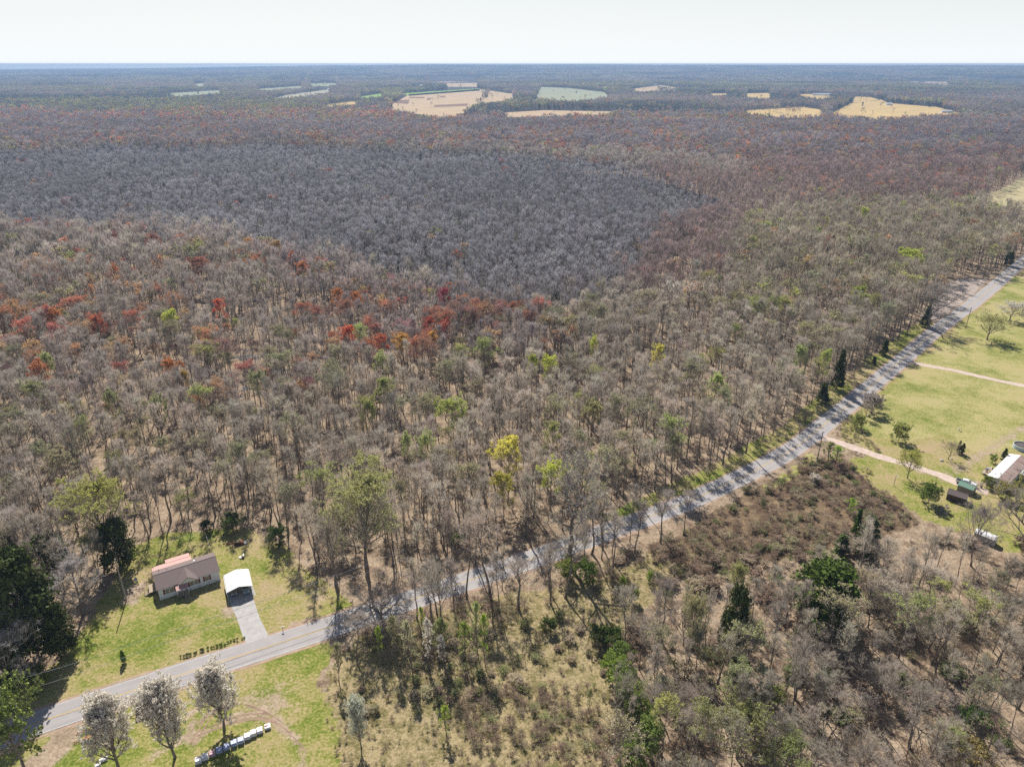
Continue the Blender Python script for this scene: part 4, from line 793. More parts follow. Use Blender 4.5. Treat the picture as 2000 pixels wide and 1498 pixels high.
# bright green thicket and bushes of the bottom middle
for i, (bx, by, ty, w, t) in enumerate([(1196, 1262, 1225, 40, (.22, .30, .07)), (1212, 1298, 1258, 46, (.24, .33, .08)), (1203, 1338, 1285, 60, (.30, .40, .07)), (1222, 1372, 1320, 62, (.32, .42, .08)), (1245, 1412, 1360, 56, (.28, .36, .08)), (1262, 1470, 1408, 60, (.30, .38, .10)), (1232, 1500, 1450, 60, (.26, .34, .08))]):
    foot(bx, by, ty, w, t, ['grey green bush at the top of the bright thicket', 'second bush down the bright thicket', 'bright yellow green bush in the middle of the thicket', 'largest bright green bush of the thicket', 'green bush right below the largest bright one', 'olive green bush low in the thicket', 'last bush of the thicket at the bottom edge'][i], 'thicket_bush', 'leafy_shrub_%d' % (i % 3), 'bush')
for i, (bx, by, ty, w, t, lb) in enumerate([(1170, 1258, 1225, 36, (.10, .15, .03), 'dark green bush left of the thicket top'), (1072, 1232, 1208, 34, (.11, .16, .03), 'dark green bush in the tan meadow'), (1146, 1135, 1100, 44, (.28, .38, .08), 'green vine clump right of the big oak foot'), (1108, 1135, 1098, 40, (.30, .34, .09), 'olive vine clump at the big oak foot'),
      (1443, 1335, 1285, 34, (.17, .27, .05), 'green holly left in the bottom right woods'), (1603, 1355, 1312, 32, (.16, .25, .05), 'green holly in the middle of the bottom right woods'), (1895, 1410, 1385, 50, (.12, .20, .04), 'low green holly at the lower right'), (895, 1063, 1040, 22, (.34, .42, .1), 'small green bush in the leaf litter behind the road'),
      (545, 1062, 1030, 40, (.14, .2, .06), 'green bush at the back right corner of the lot'), (455, 1035, 1005, 44, (.14, .2, .05), 'green bush behind the debris pile'), (405, 1038, 1018, 26, (.05, .07, .02), 'dark bush behind the fence corner'), (1500, 1380, 1340, 50, (.34, .38, .11), 'yellow green understorey bush in the bottom woods'),
      (1440, 1480, 1380, 150, (.36, .37, .13), 'wide olive budding tree at the bottom centre right'), (1530, 1520, 1440, 110, (.34, .38, .13), 'green budding tree touching the bottom edge'), (1345, 1300, 1150, 60, (.5, .46, .22), 'tan budding tree left of the black-green cedar'), (1435, 1190, 1100, 40, (.56, .56, .22), 'light yellow sapling tree above the black-green cedar'),
      (1890, 1500, 1455, 80, (.42, .34, .14), 'ochre bush at the bottom right edge')]):
    big = ty < by-70
    foot(bx, by, ty, w, t, lb, 'budding_tree' if big else 'bush', ('lawn_tree_%d' % (i % 2)) if big else 'leafy_shrub_%d' % (i % 3), 'budding tree' if big else 'bush')
for (y0, y1, s, lod) in BANDS:
    a = cells(y0, y1, s); x, y = a[:, 0], a[:, 1]
    k = allowed(x, y)
    if lod in ('near', 'mid'):
        dens = fbm(x, y, 38, 3)
        k &= RNG.uniform(size=len(x)) < np.clip(2.0-1.9*dens+np.where(y > 560, .5, 0), .3, 1)
        for (kx, ky, kr) in KEEP_OUT: k &= (x-kx)**2+(y-ky)**2 > kr*kr
    else:
        k &= RNG.uniform(size=len(x)) < .97
    x, y = x[k], y[k]; n = len(x); z = terrain(x, y); z = np.where(y < 5000, 0, z)
    cpx, cpy, _ = proj(x, y, z+14); zone = np.full(n, 'hills' if lod in ('far', 'clump') else 'near', dtype=object)
    zone[(zone == 'near')] = 'near'
    wx = (fbm(x, y, 60, 21)-.5)*60; wy = (fbm(x, y, 60, 22)-.5)*34*np.clip(600/np.hypot(x, y), .1, 1)
    wx += RNG.normal(size=n)*22+(fbm(x, y, 170, 23)-.5)*90; wy += RNG.normal(size=n)*np.clip(3800/np.hypot(x, y), 1.2, 11)+(fbm(x, y, 170, 24)-.5)*np.clip(26000/np.hypot(x, y), 6, 60)
    prob = np.tile([.88, .12, .0, .0, .0], (n, 1))
    if lod in ('far', 'clump'): prob = np.tile([.70, .21, .02, .01, .06], (n, 1))
    for nm, pl, pr in ZONES:
        mk = inpoly(cpx+wx, cpy+wy, pl) ; zone[mk] = nm; prob[mk] = pr
    # colour comes in drifts
    drift = fbm(x, y, 30, 40); boost = np.clip((drift-.5)*5+1, .15, 2.0)[:, None]
    prob[:, 1:] *= boost; prob[:, 0] = 1-prob[:, 1:].sum(1); prob[:, 0] = np.maximum(prob[:, 0], .02)
    hp = np.clip((fbm(x, y, 420, 91)-.35)*3, 0, 1); far_m_ = lod in ('far', 'clump')
    if far_m_: prob[:, 4] *= np.clip((fbm(x, y, 600, 92)-.45)*9, .1, 5); prob[:, 1] *= np.clip((fbm(x, y, 380, 93)-.4)*8, .2, 3); prob[:, 0] = np.maximum(1-prob[:, 1:].sum(1), .1)
    cum = np.cumsum(prob, 1); cum /= cum[:, -1:]; u = RNG.uniform(size=n)[:, None]; kind = (u > cum).sum(1)
    base_s = {'near': 1.0, 'mid': 1.0, 'far': 1.0, 'clump': 1.0}[lod]
    sc = (RNG.uniform(.62, 1.18, n) if lod in ('near', 'mid') else RNG.uniform(.72, 1.12, n))*base_s*(1+.25*(fbm(x, y, 90, 50)-.5)); sc = np.where(zone == 'swamp', sc*.74, sc); se = (cpx > 1150) & (lod == 'near') & inpoly(*proj(x, y, 0)[:2], [(1180, 1180), (1300, 1120), (2300, 1050), (2300, 1700), (1180, 1700)])
    sc = np.where(se, sc*.8, sc); shade = (.72+.56*fbm(x, y, 46, 81))*(.86+.28*fbm(x, y, 330, 82))
    for ki, kn in enumerate(['bare', 'green', 'orange', 'red', 'cedar']):
        fam = 'bare' if kn == 'bare' else ('cedar' if kn == 'cedar' else 'bud'); names = LODS[(lod, fam)]
        idx = np.where(kind == ki)[0]
        for zn in sorted(set(zone[idx])):
            j = idx[zone[idx] == zn]; tint = palette(kn, len(j), zn, RNG, 0)
            if zn == 'hills' and kn == 'bare': tint = tint*(np.array([.46, .56, .56])*(1-hp[j])[:, None]+np.array([1.3, 1.2, 1.1])*hp[j][:, None])
            if zn == 'hills' and kn == 'green': tint = tint*1.0
            if lod == 'clump': tint = tint*.9
            pk = RNG.integers(0, len(names), len(j))
            if kn != 'cedar': tint = tint*shade[j][:, None]
            for q, jj in enumerate(j): REC.append((x[jj], y[jj], z[jj], fam, 'wide_bare_%d' % (pk[q] % 4) if (se[jj] and kn == 'bare' and pk[q] % 2) else names[pk[q]], sc[jj], tuple(tint[q]), kn, zn, lod))
print('trees', len(REC))
def screen_size(r):
    px, py, zc = proj(r[0], r[1], 0); tx, ty, _ = proj(r[0], r[1], 19*r[5])
    if px < -60 or px > 2060 or ty > 1530 or r[9] == 'clump' or r[9] == 'far': return 0
    vis = 1.0 if (py < 1498 and 0 < px < 2000) else .5
    return vis*r[5]/zc
GROUPS = {}
def place_tree(name, proto, x, y, z, s, tint, rz, label, cat, group=None, split=True, cs=None, lean=None):
    pr = PROTO[proto]; sc = (s, s, s) if not cs else cs
    if split:
        e = empty(name, (x, y, z), rz, sc)
        if lean is not None: e.rotation_euler = (lean[0], lean[1], rz)
        t = link('trunk', pr['trunk'], e); c = link('crown', pr['crown'], e); t['tint'] = tint; c['tint'] = tint
    else:
        e = link(name, pr['full'], None, (x, y, z), rz, sc); e['tint'] = tint
    tag(e, label, cat, group); return e
for (nm, pr, x, y, sx, sy, sz, tint, lab, cat, grp) in SPECIAL:
    e = place_tree(nm, pr, x, y, 0, 1, tint, RNG.uniform(0, 6.28), lab, cat, grp, split=not pr.startswith('mid'), cs=(sx, sy, sz))
def region(px, py):
    if py > 1040 and px > 1180: return 'in the bottom right woods'
    if px < 280: return 'in woods left of the house'
    if px < 620: return 'in woods behind the house'
    if px < 1000: return 'in woods left of the roadside oak'
    if px < 1400: return 'in woods behind the roadside oak'
    if px < 1750: return 'in woods beside the straight road'
    return 'in woods near the brown plot'
rest = {'bare': [], 'bud': [], 'cedar': []}
caps = {'bare': 300, 'green': 180, 'orange': 80, 'red': 80, 'cedar': 40}
order = sorted(range(len(REC)), key=lambda i: -screen_size(REC[i])); cnt = {k: 0 for k in caps}
NAMES = {'bare': ('bare_tree', 'bare tree', 'grey leafless hardwood'), 'green': ('budding_tree', 'budding tree', 'hardwood hazed with yellow green buds'),
         'orange': ('orange_budding_tree', 'budding tree', 'maple flushed with orange buds'), 'red': ('red_budding_tree', 'budding tree', 'maple flushed with dull red buds'), 'cedar': ('evergreen_tree', 'evergreen', 'dark green cedar')}
for i in order:
    r = REC[i]; s = screen_size(r)
    if s > 0 and cnt[r[7]] < caps[r[7]]:
        cnt[r[7]] += 1; nm, cat, desc = NAMES[r[7]]; px, py, zc = proj(r[0], r[1], 0); reg_n = region(px, py)
        g_ = r[5]*RNG.uniform(.75, 1.25); place_tree(nm, r[4], r[0], r[1], 0, r[5], r[6], RNG.uniform(0, 6.28), desc+' '+reg_n, cat, desc+'s '+reg_n, split=r[9] == 'near', cs=(g_, g_*RNG.uniform(.85, 1.15), r[5]), lean=(RNG.normal()*.035, RNG.normal()*.035))
    else: rest[r[3]].append(r)
def scatter(name, recs, label, protos=None):
    """ONE object: a point per tree, the tree shapes instanced on the points by geometry nodes"""
    names = sorted({r[4] for r in recs}); coll = bpy.data.collections.new(name+'_shapes')
    for n_ in names: coll.objects.link(bpy.data.objects.new(n_, PROTO[n_]['full']))
    me = bpy.data.meshes.new(name); me.vertices.add(len(recs))
    me.vertices.foreach_set('co', np.array([r[:3] for r in recs], np.float32).ravel())
    def att(nm, ty, dat, key='value'): a_ = me.attributes.new(nm, ty, 'POINT'); a_.data.foreach_set(key, dat)
    att('pick', 'INT', np.array([names.index(r[4]) for r in recs], np.int32))
    att('size', 'FLOAT', np.array([r[5] for r in recs], np.float32)); att('girth', 'FLOAT', (np.array([r[5] for r in recs])*RNG.uniform(.75, 1.28, len(recs))).astype(np.float32)); att('turn', 'FLOAT', RNG.uniform(0, 6.28, len(recs)).astype(np.float32))
    att('tint', 'FLOAT_COLOR', np.array([(*r[6], 1) for r in recs], np.float32).ravel(), 'color')
    o = link(name, me); tag(o, label, kind='stuff')
    ng = bpy.data.node_groups.new(name+'_nodes', 'GeometryNodeTree')
    ng.interface.new_socket('Geometry', in_out='INPUT', socket_type='NodeSocketGeometry'); ng.interface.new_socket('Geometry', in_out='OUTPUT', socket_type='NodeSocketGeometry')
    N = ng.nodes; L = ng.links; gi = N.new('NodeGroupInput'); go = N.new('NodeGroupOutput'); ip = N.new('GeometryNodeInstanceOnPoints'); ci = N.new('GeometryNodeCollectionInfo')
    ci.inputs[0].default_value = coll; ci.inputs[1].default_value = True; ci.inputs[2].default_value = True
    def na(nm, ty): a_ = N.new('GeometryNodeInputNamedAttribute'); a_.data_type = ty; a_.inputs[0].default_value = nm; return a_.outputs[0]
    cx = N.new('ShaderNodeCombineXYZ'); L.new(na('turn', 'FLOAT'), cx.inputs[2]); er = N.new('FunctionNodeEulerToRotation'); L.new(cx.outputs[0], er.inputs[0])
    sx = N.new('ShaderNodeCombineXYZ'); sz = na('size', 'FLOAT'); gi_ = na('girth', 'FLOAT'); L.new(gi_, sx.inputs[0]); L.new(gi_, sx.inputs[1]); L.new(sz, sx.inputs[2])
    L.new(gi.outputs[0], ip.inputs['Points']); L.new(ci.outputs[0], ip.inputs['Instance']); ip.inputs['Pick Instance'].default_value = True
    L.new(na('pick', 'INT'), ip.inputs['Instance Index']); L.new(er.outputs[0], ip.inputs['Rotation']); L.new(sx.outputs[0], ip.inputs['Scale']); L.new(ip.outputs[0], go.inputs[0])
    o.modifiers.new('instances', 'NODES').node_group = ng
    return o
scatter('bare_forest', rest['bare'], 'endless grey leafless forest filling the middle distance and the far hills')
scatter('budding_forest', rest['bud'], 'budding orange, red and yellow green trees scattered through the grey forest')
if rest['cedar']: scatter('evergreen_forest', rest['cedar'], 'dark evergreens dotted through the far woods')

# ------------------------------------------------------------------ white house with brown roof
def frame(a, b, z=0):
    p = P(*a, z); q = P(*b, z); return p, q, math.atan2(q.y-p.y, q.x-p.x), (q-p).length
def gable_roof(x0, x1, y0, y1, ze, zr, over=.3, th=.14):
    ym = (y0+y1)/2; sl = (zr-ze)/(ym-y0); r = MB()
    r.slab([(x0-over, y0-over, ze-over*sl+th), (x1+over, y0-over, ze-over*sl+th), (x1+over, ym, zr+th), (x0-over, ym, zr+th)], th)
    r.slab([(x1+over, y1+over, ze-over*sl+th), (x0-over, y1+over, ze-over*sl+th), (x0-over, ym, zr+th), (x1+over, ym, zr+th)], th)
    r.box(((x0+x1)/2, ym, zr+th), (x1-x0+2*over, .18, .07)); return r
pa, pb, ang, Lh = frame((313, 1172), (431, 1133)); W_ = 8.0
hs = empty('house', (pa.x, pa.y, 0), ang); tag(hs, 'white single storey house with brown shingle roof and red metal additions', 'house')
MB().prism([(0, 0), (W_, 0), (W_, 3.2), (W_/2, 4.75), (0, 3.2)], 0, Lh).build('wall', M['siding'], hs)
MB().box((Lh/2, -.02, .35), (Lh+.04, .05, .7)).build('skirting', M['trim'], hs)
rf = gable_roof(0, Lh, 0, W_, 3.2, 4.75).build('roof', M['shingle'], hs)
gx0, gx1, gp = Lh*.33, Lh*.65, Lh*.49; gd = .75
MB().prism([(gx0+.3, 3.1), (gx1-.3, 3.1), (gp, 4.55)], 0, .12).build('tmp', M['trim'], hs)
t_ = bpy.data.objects['tmp']; t_.name = 'gable'; t_.rotation_euler = (0, 0, math.pi/2); t_.location = (0, -gd+.12, 0)
for v in t_.data.vertices: v.co = Vector((v.co.x, -v.co.y, v.co.z))
MB().slab([(gx0-.1, -gd-.2, 3.12), (gp, -gd-.2, 4.72), (gp, 3.6, 4.9), (gx0+.4, 1.0, 3.75)], .12).slab([(gx1+.1, -gd-.2, 3.12), (gp, -gd-.2, 4.72), (gp, 3.6, 4.9), (gx1-.4, 1.0, 3.75)], .12).build('gable_roof', M['shingle'], hs)
MB().box((gp, -.30, 3.0), (gx1-gx0-.5, .6, .12)).build('soffit', M['trim'], hs)
for (x, y, s) in ((3, 5.6, .12), (1.2, 6.3, .1), (9.4, 5.2, .3)): MB().tube([(x, y, 3.9), (x, y, 4.55 if s < .2 else 4.7)], s*.6, 8).build('roof_vent', M['black' if s < .2 else 'galv'], rf)
def window(par, cx, y, zc, w, h, sh=True, panes=1, nrm=-1):
    f = MB()
    for k in range(panes):
        x = cx+(k-(panes-1)/2)*(w+.12)
        for dx, dz, ww, hh in ((0, h/2, w, .07), (0, -h/2, w, .07), (-w/2, 0, .07, h+.07), (w/2, 0, .07, h+.07), (0, 0, w, .05)): f.box((x+dx, y+nrm*.04, zc+dz), (ww, .08, hh))
    fr = f.build('window', M['trim'], par)
    for k in range(panes): MB().box((cx+(k-(panes-1)/2)*(w+.12), y+nrm*.02, zc), (w-.05, .03, h-.05)).build('pane', M['blind'], fr)
    if sh:
        tw = panes*w+(panes-1)*.12
        for sgn in (-1, 1): MB().box((cx+sgn*(tw/2+.24), y+nrm*.045, zc), (.34, .07, h+.1)).build('shutter', M['shutter'], par)
window(hs, Lh*.175, 0, 1.95, .95, 1.35, panes=2); window(hs, Lh*.575, 0, 1.95, .95, 1.35, panes=2); window(hs, Lh*.79, 0, 1.95, 1.0, 1.3)
dr = MB().box((Lh*.40, -.04, 1.65), (.95, .08, 2.05)).build('door', M['trim'], hs); MB().box((Lh*.40+.38, -.1, 1.6), (.06, .06, .12)).build('handle', M['galv'], dr)
MB().slab([(Lh*.27, -1.9, 2.45), (Lh*.47, -1.9, 2.45), (Lh*.47, -.1, 3.05), (Lh*.27, -.1, 3.05)], .06).build('porch_awning', M['redmetal'], hs)
for x in (Lh*.28, Lh*.46): MB().box((x, -1.8, 1.5), (.09, .09, 1.85)).build('porch_post', M['trim'], hs)
MB().box((Lh*.38, -.95, .55), (2.4, 1.7, .12)).build('porch_deck', M['deckwood'], hs)
for k in range(3): MB().box((Lh*.42, -2.0-.28*k, .42-.17*k), (1.2, .3, .08)).build('step', M['deckwood'], hs)
pr_ = MB()
for x in (Lh*.33, Lh*.37): pr_.box((x, -1.75, 1.1), (.05, .05, 1.1))
pr_.box((Lh*.35, -1.75, 1.6), (1.0, .06, .06)); pr_.build('porch_rail', M['deckwood'], hs)
# back additions
MB().prism([(W_, 0), (W_+2.2, 0), (W_+2.2, 2.5), (W_, 2.9)], .1, Lh*.62).build('back_room', M['siding'], hs)
MB().slab([(-.2, W_+.1, 3.3), (Lh*.64, W_+.1, 3.3), (Lh*.64, W_+2.5, 2.85), (-.2, W_+2.5, 2.85)], .07).build('back_roof', M['redmetal'], hs)
MB().slab([(Lh*.22, W_+2.2, 2.98), (Lh*.63, W_+2.2, 2.98), (Lh*.63, W_+4.6, 2.45), (Lh*.22, W_+4.6, 2.45)], .07).build('back_porch_roof', M['redmetal'], hs)
for x in (Lh*.24, Lh*.42, Lh*.61): MB().box((x, W_+4.4, 1.2), (.1, .1, 2.4)).build('back_porch_post', M['deckwood'], hs)
MB().box((Lh*.42, W_+3.3, .3), (Lh*.4, 2.4, .12)).build('back_deck', M['deckwood'], hs)
# side deck with stairs
MB().box((-1.0, 4.9, .75), (1.8, 3.4, .12)).build('side_deck', M['deckwood'], hs)
MB().box((-.05, 4.6, 1.75), (.08, .95, 2.0)).build('side_door', M['trim'], hs)
for k in range(4): MB().box((-2.05-.28*k, 3.8, .62-.17*k), (.28, 1.1, .06)).build('step', M['deckwood'], hs)
for y in (3.2, 4.4):
    r_ = MB()
    for k in range(2): r_.box((-2.0-.95*k, y, .95-.45*k), (.08, .08, 1.2))
    r_.tube([(-2.0, y, 1.5), (-3.0, y, 1.05)], .045, 5); r_.build('stair_rail', M['deckwood'], hs)
r_ = MB()
for k in range(4): r_.box((-1.85, 4.5+.66*k, 1.2), (.08, .08, .95))
r_.box((-1.85, 5.5, 1.68), (.08, 2.1, .07)).box((-1.85, 5.5, 1.25), (.05, 2.1, .05)); r_.build('deck_rail', M['deckwood'], hs)
def single(name, mb, m, label, cat, group=None, bevel=0, smooth=False, loc=None, rz=0):
    o = mb.build(name, m, None, bevel, smooth, loc, rz); tag(o, label, cat, group); return o
# ------------------------------------------------------------------ carport
ca, cb, cang, CW = frame((446, 1172), (495, 1158)); CD = 6.6
cp = empty('carport', (ca.x, ca.y, 0), cang); tag(cp, 'white metal carport sheltering two cars at the top of the driveway', 'carport')
ez, rz_ = 2.45, 3.35; prof = []
for x, z in ((-.12, ez-.35), (-.08, ez-.05), (.12, ez+.14), (CW/2, rz_), (CW-.12, ez+.14), (CW+.08, ez-.05), (CW+.12, ez-.35)): prof.append((x, z))
V_ = []; Fc = []
rm = MB()
for i in range(len(prof)-1):
    (x0, z0), (x1, z1) = prof[i], prof[i+1]
    rm.slab([(x0, -.3, z0), (x1, -.3, z1), (x1, CD+.3, z1), (x0, CD+.3, z0)], .04) if abs(x1-x0) > .1 else rm.box(((x0+x1)/2, CD/2, (z0+z1)/2), (.05, CD+.6, abs(z1-z0)+.02))
rm.build('roof', M['whitemetal'], cp)
g_ = MB(); g_.v = [(0.05, -.2, ez-.1), (CW-.05, -.2, ez-.1), (CW-.05, -.2, ez+.08), (CW/2, -.2, rz_-.08), (.05, -.2, ez+.08)]; g_.f = [(0, 1, 2, 3, 4)]; g_.m = [0]
for x in (.02, CW-.02):
    for k in range(4): MB().box((x, .05+k*(CD-.1)/3, ez/2), (.07, .07, ez)).build('post', M['trim'], cp)
    MB().box((x, CD/2, .1), (.07, CD, .07)).build('base_rail', M['trim'], cp)
for k in range(4):
    y = .05+k*(CD-.1)/3; MB().tube([(0, y, ez), (CW/2, y, rz_-.1), (CW, y, ez)], .03, 5).build('rafter', M['trim'], cp)

# ------------------------------------------------------------------ vehicles (x forward, origin on the ground at the middle)
def loft(stations, k=None):
    """stations: list of (x, half width low, half width high, z low, z high) -> closed body"""
    mb = MB(); n = len(stations); ring = []
    for (x, wl_, wh, zl, zh) in stations:
        ring.append([(x, -wl_, zl), (x, -wl_*1.0, zl+(zh-zl)*.45), (x, -wh, zh-.04), (x, -wh*.82, zh), (x, wh*.82, zh), (x, wh, zh-.04), (x, wl_, zl+(zh-zl)*.45), (x, wl_, zl)])
    vs_ = [v for r in ring for v in r]; m = 8
    fs = [(i*m+j, i*m+(j+1) % m, (i+1)*m+(j+1) % m, (i+1)*m+j) for i in range(n-1) for j in range(m)]+[tuple(range(m)), tuple(range(n*m-1, (n-1)*m-1, -1))]
    return mb.add(vs_, fs)
def car(name, loc, rz, paint, label, cat, truck=False):
    e = empty(name, loc, rz); tag(e, label, cat, None)
    if truck:
        body = loft([(2.85, .80, .74, .45, .98), (2.6, .94, .88, .38, 1.08), (1.2, .98, .90, .36, 1.14), (1.1, .98, .93, .36, 1.12), (-1.0, .98, .93, .36, 1.12), (-1.05, .98, .93, .40, 1.10)])
        body.box((-1.9, .93, .80), (1.75, .08, .60)).box((-1.9, -.93, .80), (1.75, .08, .60)).box((-2.76, 0, .80), (.08, 1.9, .60)); body.build('body', paint, e, .03)
        MB().box((-1.9, 0, .55), (1.7, 1.8, .08)).build('bed', M['black'], e)
        cab = loft([(1.25, .84, .80, 1.08, 1.14), (.65, .84, .70, 1.08, 1.68), (.3, .84, .70, 1.08, 1.74), (-.8, .84, .70, 1.08, 1.74), (-1.0, .84, .74, 1.08, 1.60)])
        cab.build('cab_roof', paint, e, .02); gl = [((.96, 0, 1.42), (.05, 1.25, .50), .84), ]
        MB().slab([(1.22, -.70, 1.20), (1.22, .70, 1.20), (.70, .62, 1.64), (.70, -.62, 1.64)], .03).build('windscreen', M['glass'], e)
        for s in (-1, 1): MB().slab([(.75, s*.84, 1.18), (-.85, s*.84, 1.18), (-.8, s*.76, 1.60), (.45, s*.76, 1.60)], .03).build('side_window', M['glass'], e)
        MB().slab([(-1.03, -.7, 1.2), (-1.03, .7, 1.2), (-.98, .66, 1.55), (-.98, -.66, 1.55)], .02).build('rear_window', M['glass'], e)
        wx = (1.75, -1.75); wr = .38; fx = 2.84
    else:
        body = loft([(2.28, .62, .58, .40, .70), (2.1, .82, .76, .28, .80), (1.1, .88, .82, .24, .94), (-1.4, .88, .82, .24, .97), (-2.05, .82, .76, .28, .95), (-2.25, .72, .68, .40, .80)]); body.build('body', paint, e, .03)
        loft([(1.15, .76, .72, .92, .95), (.35, .76, .58, .92, 1.40), (-.1, .76, .58, .92, 1.45), (-1.0, .76, .58, .92, 1.42), (-1.75, .76, .68, .92, .98)]).build('cabin', paint, e, .02)
        MB().slab([(1.12, -.66, .98), (1.12, .66, .98), (.42, .56, 1.40), (.42, -.56, 1.40)], .03).build('windscreen', M['glass'], e)
        MB().slab([(-1.72, -.62, 1.02), (-1.72, .62, 1.02), (-1.05, .54, 1.42), (-1.05, -.54, 1.42)], .03).build('rear_window', M['glass'], e)
        for s in (-1, 1): MB().slab([(.85, s*.78, .99), (-1.35, s*.78, .99), (-.95, s*.64, 1.36), (.35, s*.64, 1.36)], .03).build('side_window', M['glass'], e)
        wx = (1.4, -1.38); wr = .32; fx = 2.2
    for x in wx:
        for s in (-1, 1):
            wh = MB().tube([(x, s*.78, wr), (x, s*.97, wr)], wr, 16).build('wheel', M['black'], e); MB().tube([(x, s*.93, wr), (x, s*.985, wr)], wr*.6, 12).build('rim', M['galv'], wh)
    for s in (-1, 1):
        MB().box((fx-.02, s*.58, .70 if not truck else .84), (.10, .30, .16)).build('headlight', M['lens'], e)
        MB().box((-fx+.0 if not truck else -2.8, s*.66, .78), (.06, .16, .20)).build('tail_light', M['redlens'], e)
        MB().box((.75, s*(.95 if not truck else 1.08), 1.02 if not truck else 1.25), (.14, .16, .12)).build('mirror', M['black'], e)
    MB().box((fx, 0, .56), (.08, .9, .16)).build('grille', M['black'], e); MB().box((fx+.03, 0, .38), (.1, 1.5, .16)).build('bumper', M['galv'] if truck else paint, e)
    return e
R3 = Matrix.Rotation(cang, 3, 'Z')
for nm, xf, yo, pt, lb in (('parked_car', .27, 3.0, M['silverpaint'], 'dark silver car deep in the left bay of the white carport'), ('parked_car', .74, 2.4, M['bluepaint'], 'pale blue car nosing out of the right bay of the white carport')):
    q = R3 @ Vector((CW*xf, yo, .03)); car(nm, (ca.x+q.x, ca.y+q.y, .03), cang-math.pi/2, pt, lb, 'car')
# ------------------------------------------------------------------ poles and wires
def upole(bx, by, ty, label, m='pole', arm=True, lean=0.0, light=None):
    b = P(bx, by); H = height_of((bx, by), ty); e = empty('utility_pole' if not light else 'lamp_post', b); tag(e, label, 'pole'); e.rotation_euler = (0, lean, 0)
    MB().tube([(0, 0, -.3), (0, 0, H)], [.17 if not light else .09, .11 if not light else .07], 8).build('pole', M[m], e)
    if arm:
        MB().box((0, 0, H-.5), (1.6, .1, .1), rz=.6).build('crossarm', M[m], e)
        for k in (-.7, 0, .7): MB().tube([(k*math.cos(.6), k*math.sin(.6), H-.45), (k*math.cos(.6), k*math.sin(.6), H-.2)], .05, 6).build('insulator', M['galv'], e)
    if light:
        l = MB().tube([(0, 0, H-.1), (0, -.25, H+.05), (0, -.6, H+.05)], .04, 6).build('light_arm', M['galv'], e); MB().tube([(0, -.55, H-.12), (0, -.55, H+.12)], [.2, .14], 10).build('lamp_head', M['trim'], e)
    return b, H
b1, h1 = upole(1595, 905, 843, 'brown utility pole at the mouth of the dirt driveway'); b2, h2 = upole(1886, 642, 601, 'brown utility pole beside the bright stretch of road at the far right')
b3, h3 = upole(247, 1172, 1092, 'silvery pole at the left edge of the house yard', 'polegrey', arm=False); b4, h4 = upole(58, 1268, 1236, 'short pale pole behind the sprawling bare tree at lower left', 'polegrey', arm=False)
b5, h5 = upole(1745.5, 948.5, 928, 'short yard lamp post on the grass below the round yellow green tree', 'polegrey', arm=False, light=True)
def wire(a, b, sag, label, r=.045):
    pts = []
    for k in range(17):
        t = k/16; p = a.lerp(b, t); pts.append((p.x, p.y, p.z-4*sag*t*(1-t)))
    single('power_line', MB().tube(pts, r, 4), M['wire'], label, 'wire')
A1 = P(255, 1258, 7.5); A2 = P(640, 1135, 8.3); A3 = P(790, 1075, 8.8)
wire(P(20, 1330, 7.0), A1, .4, 'lower left span of power line over the dark cedars', .04); wire(A1, A3, .5, 'upper of two power lines crossing above the driveway')
A1 = P(340, 1248, 7.1); wire(P(60, 1345, 6.8), A1, .3, 'lower left span of the lower power line', .04); wire(A1, P(790, 1090, 8.4), .5, 'lower of two power lines crossing above the driveway')
# mailboxes
def mailbox(px, py, col, label, rz):
    b = P(px, py); e = empty('mailbox', b, rz); tag(e, label, 'mailbox'); MB().box((0, 0, .55), (.1, .1, 1.1)).build('post', M['pole'], e)
    MB().prism([(-.11, 0), (.11, 0), (.11, .16), (.07, .25), (-.07, .25), (-.11, .16)], -.26, .26).build('box', col, e, loc=(0, 0, 1.1)); MB().box((.15, .125, 1.32), (.04, .02, .16)).build('flag', M['redlens'], e)
mailbox(553, 1232, M['trim'], 'white mailbox on a dark post right of the grey driveway', .3); mailbox(889, 1160, M['black'], 'black mailbox on the near road edge left of the big oak', .3); mailbox(1633, 842, M['black'], 'dark mailbox beside the straight road near the dirt driveway', .9)
# satellite dish
b = P(268, 1142); e = empty('satellite_dish', b, .4); tag(e, 'small satellite dish on a pole left of the house', 'dish'); MB().tube([(0, 0, 0), (0, 0, 1.6)], .04, 6).build('mast', M['galv'], e)
MB().tube([(0, -.02, 1.75), (0, -.10, 1.78), (0, -.18, 1.85)], [.12, .32, .42], 14).build('dish', M['galv'], e); MB().tube([(0, -.1, 1.6), (0, -.6, 1.8)], .02, 5).build('feed_arm', M['galv'], e)
